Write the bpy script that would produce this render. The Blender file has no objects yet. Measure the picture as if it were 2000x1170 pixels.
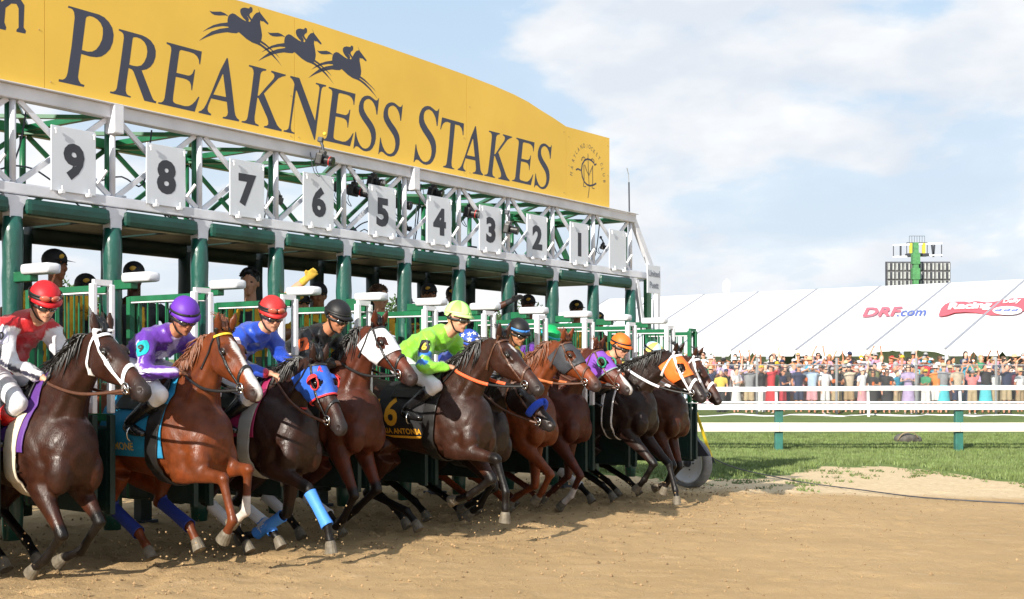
import bpy, bmesh, math, random
import numpy as np
from mathutils import Vector, Matrix
from mathutils.bvhtree import BVHTree
R = math.radians
random.seed(7); rng = np.random.default_rng(7)
scene = bpy.context.scene
C = scene.collection
# ------------------------------------------------------------------ camera, sky, sun, exposure
cam = bpy.data.cameras.new('camera'); cam_o = bpy.data.objects.new('camera', cam); C.objects.link(cam_o)
cam_o.location = (0, 0, 2.1); cam_o.rotation_euler = (R(90), 0, 0)
cam.sensor_width = 36; cam.lens = 45; cam.shift_y = 0.0575; cam.clip_end = 3000
scene.camera = cam_o
SUN_EL = R(24); SH = Vector((.4675, .884))          # horizontal direction the light travels in
world = bpy.data.worlds.new('World'); scene.world = world; world.use_nodes = True
nt = world.node_tree; nt.nodes.clear()
def nd(t, **k):
    n = nt.nodes.new(t)
    for a, b in k.items(): setattr(n, a, b)
    return n
w_out = nd('ShaderNodeOutputWorld'); bg = nd('ShaderNodeBackground'); bg.inputs['Strength'].default_value = .085
sky = nd('ShaderNodeTexSky'); sky.sky_type = 'NISHITA'; sky.sun_disc = False
sky.sun_elevation = SUN_EL; sky.sun_rotation = math.atan2(-SH.x, -SH.y); sky.air_density = 1.0; sky.dust_density = 1.2; sky.ozone_density = 1.5
tc = nd('ShaderNodeTexCoord'); sp = nd('ShaderNodeSeparateXYZ'); nt.links.new(tc.outputs['Generated'], sp.inputs[0])
zz = nd('ShaderNodeMath', operation='MAXIMUM'); nt.links.new(sp.outputs[2], zz.inputs[0]); zz.inputs[1].default_value = 0
zb = nd('ShaderNodeMath', operation='ADD'); nt.links.new(zz.outputs[0], zb.inputs[0]); zb.inputs[1].default_value = .17
dv = nd('ShaderNodeVectorMath', operation='DIVIDE'); cb = nd('ShaderNodeCombineXYZ')
for i in range(3): nt.links.new(zb.outputs[0], cb.inputs[i])
nt.links.new(tc.outputs['Generated'], dv.inputs[0]); nt.links.new(cb.outputs[0], dv.inputs[1])
mpw = nd('ShaderNodeMapping'); mpw.inputs['Location'].default_value = (0.2, 9.3, 6.1); mpw.inputs['Scale'].default_value = (1.0, 1.0, 2.1)
nt.links.new(tc.outputs['Generated'], mpw.inputs[0])
n1 = nd('ShaderNodeTexNoise'); n1.inputs['Scale'].default_value = 4.2; n1.inputs['Detail'].default_value = 7; n1.inputs['Roughness'].default_value = .52; n1.inputs['Distortion'].default_value = .25
nt.links.new(mpw.outputs[0], n1.inputs['Vector'])
r1 = nd('ShaderNodeMapRange'); r1.inputs['From Min'].default_value = .41; r1.inputs['From Max'].default_value = .56; r1.interpolation_type = 'SMOOTHSTEP'
nt.links.new(n1.outputs['Fac'], r1.inputs['Value'])
# thin veil that thickens to the horizon
hz = nd('ShaderNodeMapRange'); hz.inputs['From Min'].default_value = .0; hz.inputs['From Max'].default_value = .34; hz.inputs['To Min'].default_value = .90; hz.inputs['To Max'].default_value = .26
nt.links.new(sp.outputs[2], hz.inputs['Value'])
mx = nd('ShaderNodeMath', operation='MAXIMUM'); nt.links.new(r1.outputs[0], mx.inputs[0]); nt.links.new(hz.outputs[0], mx.inputs[1])
n2 = nd('ShaderNodeTexNoise'); n2.inputs['Scale'].default_value = 9; n2.inputs['Detail'].default_value = 6
nt.links.new(mpw.outputs[0], n2.inputs['Vector'])
cr = nd('ShaderNodeMapRange'); cr.inputs['From Min'].default_value = .38; cr.inputs['From Max'].default_value = .66; nt.links.new(n2.outputs['Fac'], cr.inputs['Value'])
cmul = nd('ShaderNodeMath', operation='MULTIPLY'); nt.links.new(cr.outputs[0], cmul.inputs[0]); nt.links.new(r1.outputs[0], cmul.inputs[1])
cc = nd('ShaderNodeMix', data_type='RGBA'); cc.inputs[6].default_value = (5.9, 6.3, 6.9, 1); cc.inputs[7].default_value = (7.9, 7.95, 8.0, 1)
nt.links.new(cmul.outputs[0], cc.inputs[0])
sc_ = nd('ShaderNodeMix', data_type='RGBA', blend_type='MIX')
skb = nd('ShaderNodeMix', data_type='RGBA'); skb.inputs[0].default_value = .72; skb.inputs[7].default_value = (3.4, 5.6, 7.8, 1)
nt.links.new(sky.outputs[0], skb.inputs[6])
nt.links.new(mx.outputs[0], sc_.inputs[0]); nt.links.new(skb.outputs[2], sc_.inputs[6]); nt.links.new(cc.outputs[2], sc_.inputs[7])
nt.links.new(sc_.outputs[2], bg.inputs['Color']); nt.links.new(bg.outputs[0], w_out.inputs['Surface'])
sun = bpy.data.lights.new('sun', 'SUN'); sun.energy = 5; sun.angle = R(.53); sun.color = (1, .93, .82)
sun_o = bpy.data.objects.new('sun', sun); C.objects.link(sun_o); sun_o.location = (-20, -40, 30)
Ld = Vector((SH.x*math.cos(SUN_EL), SH.y*math.cos(SUN_EL), -math.sin(SUN_EL)))
sun_o.rotation_euler = Ld.to_track_quat('-Z', 'Y').to_euler()
scene.view_settings.view_transform = 'Standard'; scene.view_settings.look = 'None'
scene.view_settings.exposure = .64; scene.view_settings.gamma = 1; scene.view_settings.use_curve_mapping = False
scene.cycles.use_denoising = True; scene.cycles.max_bounces = 6
# ------------------------------------------------------------------ materials
def S(h):  # srgb hex -> linear
    h = h.lstrip('#'); o = []
    for i in (0, 2, 4):
        c = int(h[i:i+2], 16)/255; o.append(c/12.92 if c <= .04045 else ((c+.055)/1.055)**2.4)
    return tuple(o)+(1,)
MATS = {}
def mat(name, col, rough=.6, metal=0, var=.12, scale=6, bump=0, bscale=40, spec=.5, coat=0, attr=None, sheen=0, col2=None, stretch=None, trans=0):
    if name in MATS: return MATS[name]
    m = bpy.data.materials.new(name); m.use_nodes = True; t = m.node_tree; p = t.nodes['Principled BSDF']
    if isinstance(col, str): col = S(col)
    if len(col) == 3: col = tuple(col)+(1,)
    p.inputs['Roughness'].default_value = rough; p.inputs['Metallic'].default_value = metal
    p.inputs['Specular IOR Level'].default_value = spec; p.inputs['Coat Weight'].default_value = coat; p.inputs['Coat Roughness'].default_value = .15
    p.inputs['Sheen Weight'].default_value = sheen
    tcn = t.nodes.new('ShaderNodeTexCoord'); v = tcn.outputs['Object']
    if stretch:
        mp = t.nodes.new('ShaderNodeMapping'); mp.inputs['Scale'].default_value = stretch; t.links.new(v, mp.inputs[0]); v = mp.outputs[0]
    nz = t.nodes.new('ShaderNodeTexNoise'); nz.inputs['Scale'].default_value = scale; nz.inputs['Detail'].default_value = 5; t.links.new(v, nz.inputs['Vector'])
    mxx = t.nodes.new('ShaderNodeMix'); mxx.data_type = 'RGBA'
    mr = t.nodes.new('ShaderNodeMapRange'); mr.inputs['From Min'].default_value = .3; mr.inputs['From Max'].default_value = .7; t.links.new(nz.outputs['Fac'], mr.inputs['Value']); t.links.new(mr.outputs[0], mxx.inputs[0])
    if attr:
        at = t.nodes.new('ShaderNodeVertexColor'); at.layer_name = attr
        h1 = t.nodes.new('ShaderNodeMix'); h1.data_type = 'RGBA'; h1.blend_type = 'MULTIPLY'; h1.inputs[0].default_value = 1; h1.inputs[7].default_value = (1-var,)*3+(1,)
        t.links.new(at.outputs[0], h1.inputs[6]); t.links.new(at.outputs[0], mxx.inputs[6]); t.links.new(h1.outputs[2], mxx.inputs[7])
    else:
        mxx.inputs[6].default_value = tuple(min(1, c*(1+var*.5)) for c in col[:3])+(1,)
        mxx.inputs[7].default_value = (tuple(c*(1-var) for c in col[:3])+(1,)) if col2 is None else (S(col2) if isinstance(col2, str) else tuple(col2)+(1,))
    t.links.new(mxx.outputs[2], p.inputs['Base Color'])
    if bump:
        nb = t.nodes.new('ShaderNodeTexNoise'); nb.inputs['Scale'].default_value = bscale; nb.inputs['Detail'].default_value = 4; t.links.new(v, nb.inputs['Vector'])
        b = t.nodes.new('ShaderNodeBump'); b.inputs['Strength'].default_value = bump; b.inputs['Distance'].default_value = .02
        t.links.new(nb.outputs['Fac'], b.inputs['Height']); t.links.new(b.outputs[0], p.inputs['Normal'])
    if rough > .15 and not metal:
        rr = t.nodes.new('ShaderNodeMapRange'); rr.inputs['To Min'].default_value = max(.05, rough-.08); rr.inputs['To Max'].default_value = min(1, rough+.1); t.links.new(nz.outputs['Fac'], rr.inputs['Value']); t.links.new(rr.outputs[0], p.inputs['Roughness'])
    if trans: p.inputs['Transmission Weight'].default_value = trans
    MATS[name] = m; return m
# ------------------------------------------------------------------ mesh helpers
WM = {}
def wm(o): return WM.get(o.name, Matrix.Identity(4)) if o else Matrix.Identity(4)
def mkmesh(name, v, f, smooth=False):
    m = bpy.data.meshes.new(name); v = np.asarray(v, dtype=np.float32)
    if isinstance(f, np.ndarray):
        k = f.shape[1]; m.vertices.add(len(v)); m.vertices.foreach_set('co', v.ravel())
        m.loops.add(f.size); m.loops.foreach_set('vertex_index', f.astype(np.int32).ravel())
        m.polygons.add(len(f)); m.polygons.foreach_set('loop_start', np.arange(0, f.size, k, dtype=np.int32))
        m.update(calc_edges=True)
    else:
        m.from_pydata([tuple(map(float, x)) for x in v], [], f)
    if smooth: m.polygons.foreach_set('use_smooth', np.ones(len(m.polygons), dtype=bool))
    m.update(); return m
def link(name, me, material, parent=None, M=None):
    o = bpy.data.objects.new(name, me); C.objects.link(o)
    if material is not None:
        if me.materials: me.materials[0] = material
        else: me.materials.append(material)
    if parent is not None: o.parent = parent; WM[o.name] = wm(parent)
    elif M is not None: o.matrix_world = M; WM[o.name] = M.copy()
    return o
def tag(o, label=None, cat=None, group=None, kind=None):
    for k, x in (('label', label), ('category', cat), ('group', group), ('kind', kind)):
        if x: o[k] = x
    return o
def thing(name, label, cat, loc=(0, 0, 0), rz=0, group=None):
    o = bpy.data.objects.new(name, None); C.objects.link(o); o.empty_display_size = .1
    M = Matrix.Translation(loc) @ Matrix.Rotation(rz, 4, 'Z'); o.location = loc; o.rotation_euler = (0, 0, rz); WM[o.name] = M
    return tag(o, label, cat, group)
def copy_tree(o, parent=None):
    c = o.copy(); C.objects.link(c)
    if parent: c.parent = parent
    for ch in list(o.children): copy_tree(ch, c)
    return c
def perp(t, lat):
    t = t/np.linalg.norm(t); a = lat-np.dot(lat, t)*t; n = np.linalg.norm(a)
    if n < 1e-4: a = np.cross(t, (0, 0, 1.)); n = np.linalg.norm(a)
    a = a/n; return a, np.cross(t, a)
class MB:
    def __init__(s): s.v = []; s.f = []
    def add(s, v, f):
        k = len(s.v); s.v += [tuple(map(float, p)) for p in v]; s.f += [tuple(i+k for i in q) for q in f]; return s
    def box(s, c, size, ax=None):
        c = np.array(c, float); a = np.eye(3) if ax is None else np.array(ax, float); h = [x/2 for x in size]
        P = [c+a[0]*i*h[0]+a[1]*j*h[1]+a[2]*k*h[2] for i in (-1, 1) for j in (-1, 1) for k in (-1, 1)]
        return s.add(P, [(0, 1, 3, 2), (4, 6, 7, 5), (0, 4, 5, 1), (2, 3, 7, 6), (0, 2, 6, 4), (1, 5, 7, 3)])
    def rbox(s, c, size, ax=None, r=.01):   # box with chamfered edges
        c = np.array(c, float); a = np.eye(3) if ax is None else np.array(ax, float); h = [x/2 for x in size]; r = min(r, min(h)*.9)
        bm = bmesh.new(); bmesh.ops.create_cube(bm, size=1)
        for v in bm.verts: v.co = Vector((v.co.x*size[0], v.co.y*size[1], v.co.z*size[2]))
        bmesh.ops.bevel(bm, geom=bm.edges[:], offset=r, segments=2, affect='EDGES', profile=.6)
        bm.verts.index_update(); V = [c+a[0]*v.co.x+a[1]*v.co.y+a[2]*v.co.z for v in bm.verts]; F = [tuple(v.index for v in f.verts) for f in bm.faces]; bm.free()
        return s.add(V, F)
    def bar(s, p, q, w, h, up=(0, 0, 1.)):
        p = np.array(p, float); q = np.array(q, float); t = q-p; L = np.linalg.norm(t); t = t/L
        up = np.array(up, float); b = up-np.dot(up, t)*t
        if np.linalg.norm(b) < 1e-3: b = np.array((1., 0, 0))-t[0]*t
        b = b/np.linalg.norm(b); a = np.cross(b, t)
        return s.box((p+q)/2, (L, w, h), (t, a, b))
    def sweep(s, P, A, B=None, seg=12, lat=(0, 1., 0), sub=1, caps=True):
        P = np.array(P, float); A = np.array(A, float)*np.ones(len(P)); B = A if B is None else np.array(B, float)*np.ones(len(P)); lat = np.array(lat, float)
        if sub > 1:
            n = len(P); Q = []; QA = []; QB = []
            for i in range(n-1):
                p0, p1, p2, p3 = P[max(i-1, 0)], P[i], P[i+1], P[min(i+2, n-1)]
                for k in range(sub):
                    u = k/sub; Q.append(.5*(2*p1+(p2-p0)*u+(2*p0-5*p1+4*p2-p3)*u*u+(3*p1-p0-3*p2+p3)*u**3))
                    w = u*u*(3-2*u); QA.append(A[i]*(1-w)+A[i+1]*w); QB.append(B[i]*(1-w)+B[i+1]*w)
            Q.append(P[-1]); QA.append(A[-1]); QB.append(B[-1]); P, A, B = np.array(Q), np.array(QA), np.array(QB)
        n = len(P); V = []; th = np.arange(seg)*2*math.pi/seg
        for i in range(n):
            t = P[min(i+1, n-1)]-P[max(i-1, 0)]
            if np.linalg.norm(t) < 1e-9: t = np.array((1., 0, 0))
            a, b = perp(t, lat)
            for x in th: V.append(P[i]+a*A[i]*math.cos(x)+b*B[i]*math.sin(x))
        F = [(i*seg+j, i*seg+(j+1) % seg, (i+1)*seg+(j+1) % seg, (i+1)*seg+j) for i in range(n-1) for j in range(seg)]
        if caps: F += [tuple(range(seg))[::-1], tuple((n-1)*seg+j for j in range(seg))]
        return s.add(V, F)
    def tube(s, P, r, seg=8, sub=1): return s.sweep(P, r, None, seg, (0.31, .9, .2), sub)
    def ell(s, c, r, ax=None, nu=12, nv=8):
        c = np.array(c, float); a = np.eye(3) if ax is None else np.array(ax, float); V = []; F = []
        V.append(c+a[2]*r[2])
        for i in range(1, nv):
            ph = math.pi*i/nv
            for j in range(nu):
                t = 2*math.pi*j/nu; V.append(c+a[0]*r[0]*math.sin(ph)*math.cos(t)+a[1]*r[1]*math.sin(ph)*math.sin(t)+a[2]*r[2]*math.cos(ph))
        V.append(c-a[2]*r[2]); L = len(V)-1
        for j in range(nu):
            F.append((0, 1+j, 1+(j+1) % nu)); F.append((L, L-nu+(j+1) % nu, L-nu+j))
            for i in range(nv-2): F.append((1+i*nu+j, 1+(i+1)*nu+j, 1+(i+1)*nu+(j+1) % nu, 1+i*nu+(j+1) % nu))
        return s.add(V, F)
    def build(s, name, m, parent=None, M=None, smooth=False, fixn=False):
        v = np.array(s.v) if s.v else np.zeros((0, 3)); W = wm(parent) if parent else (M or Matrix.Identity(4))
        Wi = np.array(W.inverted()); v = v@Wi[:3, :3].T+Wi[:3, 3]
        me = mkmesh(name, v, s.f, smooth)
        if fixn:
            bm = bmesh.new(); bm.from_mesh(me); bmesh.ops.recalc_face_normals(bm, faces=bm.faces[:]); bm.to_mesh(me); bm.free()
        return link(name, me, m, parent, M)
    def local(s, name, m, parent, smooth=True):   # vertices already in the parent's frame
        return link(name, mkmesh(name, s.v, s.f, smooth), m, parent)
_tmp = bpy.data.scenes.new('tmp')
def remesh(mb, voxel, it=3, amt=.5):
    me = bpy.data.meshes.new('t'); me.from_pydata(mb.v, [], mb.f)
    bm = bmesh.new(); bm.from_mesh(me); bmesh.ops.recalc_face_normals(bm, faces=bm.faces[:]); bm.to_mesh(me); bm.free()
    o = bpy.data.objects.new('t', me); _tmp.collection.objects.link(o)
    md = o.modifiers.new('r', 'REMESH'); md.mode = 'VOXEL'; md.voxel_size = voxel; md.adaptivity = 0
    vl = _tmp.view_layers[0]; vl.update(); dg = vl.depsgraph
    e = o.evaluated_get(dg); m2 = e.to_mesh(); n = len(m2.vertices)
    v = np.empty(n*3); m2.vertices.foreach_get('co', v); v = v.reshape(-1, 3)
    L = np.empty(len(m2.loops), dtype=np.int64); m2.loops.foreach_get('vertex_index', L)
    tot = np.empty(len(m2.polygons), dtype=np.int64); m2.polygons.foreach_get('loop_total', tot)
    assert (tot == 4).all(); f = L.reshape(-1, 4)
    ed = np.empty(len(m2.edges)*2, dtype=np.int64); m2.edges.foreach_get('vertices', ed); ed = ed.reshape(-1, 2)
    e.to_mesh_clear(); _tmp.collection.objects.unlink(o); bpy.data.objects.remove(o); bpy.data.meshes.remove(me)
    deg = np.bincount(ed.ravel(), minlength=n)[:, None].clip(1)
    for k in range(it):
        acc = np.zeros_like(v)
        for c in range(3): acc[:, c] = np.bincount(ed[:, 0], v[ed[:, 1], c], n)+np.bincount(ed[:, 1], v[ed[:, 0], c], n)
        a = amt if k % 2 == 0 else -amt*.6
        v = v+a*(acc/deg-v)
    return v, f
def normals(v, f):
    n = np.cross(v[f[:, 2]]-v[f[:, 0]], v[f[:, 3]]-v[f[:, 1]]); N = np.zeros_like(v)
    for k in range(4):
        for c in range(3): N[:, c] += np.bincount(f[:, k], n[:, c], len(v))
    return N/np.linalg.norm(N, axis=1)[:, None].clip(1e-9)
def setcol(me, col):
    a = me.color_attributes.new('Col', 'FLOAT_COLOR', 'POINT'); c = np.ones((len(me.vertices), 4), dtype=np.float32); c[:, :3] = col
    a.data.foreach_set('color', c.ravel())
def organic(name, mb, voxel, m, parent, it=3, colfn=None, wrinkle=0, keep=None):
    v, f = remesh(mb, voxel, it)
    N = normals(v, f)
    if wrinkle:
        q = v*24; w = 1-2*np.abs(np.sin(q[:, 0]*1.1+1.9*np.sin(q[:, 2]*.5+q[:, 1]*.4)+q[:, 1]*.6))**.6+.7*(1-2*np.abs(np.sin(q[:, 2]*1.2+1.5*np.sin(q[:, 0]*.6)-q[:, 1]*.5))**.7)
        v = v+N*(w*wrinkle)[:, None]; N = normals(v, f)
    me = mkmesh(name, v, f, True)
    if colfn is not None: setcol(me, colfn(v, N))
    o = link(name, me, m, parent)
    return o, (v, f, N)
def shell(name, D, sel, planes, off, thick, m, parent):
    v, f, N = D; k = sel(v); fs = f[k[f].all(axis=1)]
    if len(fs) == 0: return None
    ids = np.unique(fs); mp = -np.ones(len(v), dtype=np.int64); mp[ids] = np.arange(len(ids)); co = v[ids]+N[ids]*off
    me = mkmesh(name, co, mp[fs]); bm = bmesh.new(); bm.from_mesh(me)
    for c, n in planes:
        bmesh.ops.bisect_plane(bm, geom=bm.verts[:]+bm.edges[:]+bm.faces[:], plane_co=Vector(c), plane_no=Vector(n), clear_outer=True)
    if not bm.faces: bm.free(); return None
    if thick: bmesh.ops.solidify(bm, geom=bm.faces[:], thickness=-thick)
    bm.normal_update(); bm.to_mesh(me); bm.free()
    me.polygons.foreach_set('use_smooth', np.ones(len(me.polygons), dtype=bool)); me.update()
    return link(name, me, m, parent)
def bvh(D): return BVHTree.FromPolygons([tuple(x) for x in D[0]], [tuple(int(i) for i in q) for q in D[1]])
_tc = {}
def text2d(s, size=1, bold=0, shear=0):
    key = (s, bold, shear)
    if key not in _tc:
        cu = bpy.data.curves.new('t', 'FONT'); cu.body = s; cu.size = 1; cu.offset = bold; cu.shear = shear; cu.align_x = 'CENTER'; cu.align_y = 'CENTER'; cu.resolution_u = 3
        o = bpy.data.objects.new('t', cu); _tmp.collection.objects.link(o); vl = _tmp.view_layers[0]; vl.update()
        e = o.evaluated_get(vl.depsgraph); m = e.to_mesh()
        V = [(v.co.x, v.co.y) for v in m.vertices]; F = [tuple(p.vertices) for p in m.polygons]; e.to_mesh_clear()
        _tmp.collection.objects.unlink(o); bpy.data.objects.remove(o)
        V = np.array(V); c = (V.max(0)+V.min(0))/2; _tc[key] = (V-c, F)
    V, F = _tc[key]; h = V[:, 1].max()-V[:, 1].min()
    return V*(size/h), F          # size = height of the drawn characters
def subdiv2d(V, F, mx):
    bm = bmesh.new(); vs = [bm.verts.new((a, b, 0)) for a, b in V]
    for q in F:
        try: bm.faces.new([vs[i] for i in q])
        except ValueError: pass
    for _ in range(3):
        e = [x for x in bm.edges if x.calc_length() > mx]
        if not e: break
        bmesh.ops.subdivide_edges(bm, edges=e, cuts=1); bmesh.ops.triangulate(bm, faces=bm.faces[:])
    bm.verts.index_update(); V = np.array([(v.co.x, v.co.y) for v in bm.verts]); F = [tuple(v.index for v in f.verts) for f in bm.faces]; bm.free(); return V, F
def project(name, V, F, c, ex, ey, dr, tree, off, m, parent, dist=2):
    """drape flat print onto a surface: point = c + x*ex + y*ey, cast along dr"""
    V, F = subdiv2d(V, F, .03); c, ex, ey, dr = map(Vector, (c, ex, ey, dr)); P = []; ok = []
    for a, b in V:
        h = tree.ray_cast(c+ex*a+ey*b, dr, dist)
        ok.append(h[0] is not None); P.append(tuple(h[0]-dr*off) if h[0] is not None else (0, 0, 0))
    F = [q for q in F if all(ok[i] for i in q)]
    return link(name, mkmesh(name, P, F), m, parent) if F else None
def grid2d(w, h, nx=6, ny=6, rnd=False):
    V = [((i/nx-.5)*w, (j/ny-.5)*h) for j in range(ny+1) for i in range(nx+1)]
    if rnd: V = [(x*math.sqrt(max(0, 1-.35*(2*y/h)**2)), y*math.sqrt(max(0, 1-.15*(2*x/w)**2))) for x, y in V]
    return np.array(V), [(j*(nx+1)+i, j*(nx+1)+i+1, (j+1)*(nx+1)+i+1, (j+1)*(nx+1)+i) for j in range(ny) for i in range(nx)]
# value noise
_lat = rng.random((256, 256))
def vnoise(x, y):
    xi = np.floor(x).astype(int); yi = np.floor(y).astype(int); fx = x-xi; fy = y-yi; fx = fx*fx*(3-2*fx); fy = fy*fy*(3-2*fy)
    a = _lat[xi % 256, yi % 256]; b = _lat[(xi+1) % 256, yi % 256]; c = _lat[xi % 256, (yi+1) % 256]; d = _lat[(xi+1) % 256, (yi+1) % 256]
    return (a*(1-fx)+b*fx)*(1-fy)+(c*(1-fx)+d*fx)*fy
def fbm(x, y, o=4):
    s = 0; a = .5
    for i in range(o): s = s+a*vnoise(x*2**i+17*i, y*2**i+31*i); a *= .5
    return s
# ------------------------------------------------------------------ the lie of the land
GW = .876                                                     # width of one stall
GPX = [-40, -10, -1.3, 0, 4, 6, 9, 13, 20, 500]; GPZ = [.95, .74, .63, .60, .51, .47, .38, .2, 0, 0]
def gsd(x, y): return (x+3.2)*.6+(y-10.25)*.8, (x+3.2)*.8-(y-10.25)*.6
def gz(x, y):
    s, d = gsd(x, y); z = np.interp(s, GPX, GPZ)
    return z+np.interp(y, [48.2, 52.5, 60], [0, .66, .66])
def G(s, d, h):   # frame of the starting gate: along it, ahead of it, up
    return np.array((-3.2+.6*s+.8*d, 10.25+.8*s-.6*d, .41-.0198*s+h))
U = np.array((.6, .8, -.0198)); U = U/np.linalg.norm(U); VH = np.array((.8, -.6, 0)); UP = np.array((0, 0, 1.))
HEAD_RZ = math.atan2(-.6, .8)
# ================================================================== GROUND
def axis(fine0, fine1, st, lo, hi, g=1.18):
    a = list(np.arange(fine0, fine1+1e-6, st)); w = st; x = a[0]; L = []
    while x > lo: w *= g; x -= w; L.append(x)
    w = st; x = a[-1]; Rr = []
    while x < hi: w *= g; x += w; Rr.append(x)
    return np.array(L[::-1]+a+Rr)
EDGE_X = [-60, -8, -3, 0, 1.6, 2.4, 3.2, 4.0, 4.6, 5.5, 6.2, 6.9, 7.4, 7.6, 8.0, 9, 14, 60]
EDGE_Y = [60, 31, 26, 22, 19.6, 18.2, 18.9, 20.1, 21.4, 23.0, 23.6, 23.6, 23.0, 21.2, 19.6, 18.8, 18.6, 18.6]
def sheet(name, xs, ys, zf, m):
    X, Y = np.meshgrid(xs, ys, indexing='ij'); Z = zf(X, Y); nx, ny = X.shape
    v = np.stack([X.ravel(), Y.ravel(), Z.ravel()], 1); i, j = np.meshgrid(np.arange(nx-1), np.arange(ny-1), indexing='ij')
    a = (i*ny+j).ravel(); f = np.stack([a, a+ny, a+ny+1, a+1], 1)
    return link(name, mkmesh(name, v, f, True), m)
def dirt_z(X, Y):
    near = np.clip((26-np.abs(Y))/8, 0, 1)*np.clip((16-np.abs(X))/6, 0, 1)
    s, d = gsd(X, Y)
    churn = np.clip(1-np.abs(d-.2)/2.6, 0, 1)*np.clip((10-s)/3, 0, 1)       # hoof-churned strip under and ahead of the gate
    z = gz(X, Y)+near*((fbm(X*2.2, Y*2.2, 3)-.44)*.035+(fbm(X*9+7, Y*9, 3)-.44)*(.028+.05*churn))
    q = fbm(X*14+3, Y*11+5, 2); z = z+near*np.clip(q-.52, 0, 1)*(.10+.22*churn)
    q = vnoise(X*5+50, Y*5+9); z = z-near*np.clip(q-.72, 0, 1)*(.05+.2*churn)
    return z
dm = mat('track_dirt', (.43, .285, .15), .95, var=.1)
def ground_mat(m, kind):
    t = m.node_tree; t.nodes.clear(); n = lambda ty, **k: ([setattr(x, a, b) for x in [t.nodes.new(ty)] for a, b in k.items()], t.nodes[-1])[1]
    L = t.links.new; o = n('ShaderNodeOutputMaterial'); p = n('ShaderNodeBsdfPrincipled'); L(p.outputs[0], o.inputs[0]); p.inputs['Roughness'].default_value = .95; p.inputs['Specular IOR Level'].default_value = .2
    tcn = n('ShaderNodeTexCoord'); v = tcn.outputs['Object']
    def noise(sc, det=5, st=None, rough=.55):
        x = n('ShaderNodeTexNoise'); x.inputs['Scale'].default_value = sc; x.inputs['Detail'].default_value = det; x.inputs['Roughness'].default_value = rough
        if st: mp = n('ShaderNodeMapping'); mp.inputs['Scale'].default_value = st; L(v, mp.inputs[0]); L(mp.outputs[0], x.inputs['Vector'])
        else: L(v, x.inputs['Vector'])
        return x.outputs['Fac']
    def rng_(x, a, b, c=0, d=1):
        r = n('ShaderNodeMapRange'); r.inputs['From Min'].default_value = a; r.inputs['From Max'].default_value = b; r.inputs['To Min'].default_value = c; r.inputs['To Max'].default_value = d; L(x, r.inputs['Value']); return r.outputs[0]
    def mix(f, a, b, bt='MIX'):
        x = n('ShaderNodeMix', data_type='RGBA', blend_type=bt)
        for i, q in ((0, f), (6, a), (7, b)):
            if isinstance(q, (tuple, float, int)): x.inputs[i].default_value = q if not isinstance(q, tuple) else q+(1,)
            else: L(q, x.inputs[i])
        return x.outputs[2]
    if kind == 'dirt':
        c = mix(rng_(noise(.6, 4), .35, .65), (.49, .330, .168), (.42, .28, .138))
        c = mix(rng_(noise(26, 6), .45, .75), c, (.46, .30, .14))
        c = mix(rng_(noise(7, 5, (.35, 1.3, 1)), .56, .72, 0, .55), c, (.52, .37, .22))
        c = mix(rng_(noise(42, 4, (.7, 1.6, 1)), .66, .74, 0, .7), c, (.22, .145, .07))
        c = mix(rng_(noise(95, 3), .64, .72, 0, .7), c, (.60, .44, .24))       # specks of loam
        # dry pale sand on the verge beside the grass
        sp_ = n('ShaderNodeSeparateXYZ'); L(v, sp_.inputs[0]); ad = n('ShaderNodeMath', operation='MULTIPLY_ADD'); L(noise(1.7, 5), ad.inputs[0]); ad.inputs[1].default_value = 1.3; L(sp_.outputs[1], ad.inputs[2])
        k = n('ShaderNodeMath', operation='MULTIPLY'); L(rng_(ad.outputs[0], 16.5, 17.4), k.inputs[0]); L(rng_(sp_.outputs[0], 1.2, 2.6), k.inputs[1])
        sand = mix(rng_(noise(11, 6), .4, .65), (.68, .52, .33), (.58, .43, .25))
        c = mix(k.outputs[0], c, sand)
        L(c, p.inputs['Base Color'])
        b1 = n('ShaderNodeBump'); b1.inputs['Strength'].default_value = .55; b1.inputs['Distance'].default_value = .025; L(noise(30, 8, None, .65), b1.inputs['Height'])
        b2 = n('ShaderNodeBump'); b2.inputs['Strength'].default_value = .6; b2.inputs['Distance'].default_value = .006; L(noise(120, 5), b2.inputs['Height']); L(b1.outputs[0], b2.inputs['Normal']); L(b2.outputs[0], p.inputs['Normal'])
    else:
        c = mix(rng_(noise(.5, 5), .35, .65), (.17, .215, .075), (.125, .17, .055))
        c = mix(rng_(noise(18, 6), .45, .7), c, (.14, .20, .05))
        c = mix(rng_(noise(3.3, 5), .6, .75, 0, .6), c, (.22, .20, .09))
        L(c, p.inputs['Base Color'])
        b1 = n('ShaderNodeBump'); b1.inputs['Strength'].default_value = 1; b1.inputs['Distance'].default_value = .05; L(noise(30, 6), b1.inputs['Height']); L(b1.outputs[0], p.inputs['Normal'])
ground_mat(dm, 'dirt')
gm = mat('turf', (.06, .12, .03)); ground_mat(gm, 'grass')
dirt = sheet('dirt_track', axis(-5.2, 7.2, .05, -900, 900), axis(7.3, 19.2, .05, -300, 1500), dirt_z, dm); tag(dirt, kind='structure')
def edge_sd(X, Y): return Y-np.interp(X, EDGE_X, EDGE_Y)+(fbm(X*2.1, Y*2.1, 4)-.45)*2.2+(fbm(X*11, Y*11, 2)-.37)*.5
def turf_z(X, Y): return gz(X, Y)+np.clip(edge_sd(X, Y)*.12-.01, -.5, .045)+(fbm(X*3, Y*3, 2)-.37)*.03*(Y < 60)
turf = sheet('infield_turf', axis(-2, 16, .12, -900, 900), axis(17.5, 30, .12, 16.8, 1500), turf_z, gm); tag(turf, kind='structure')
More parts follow.
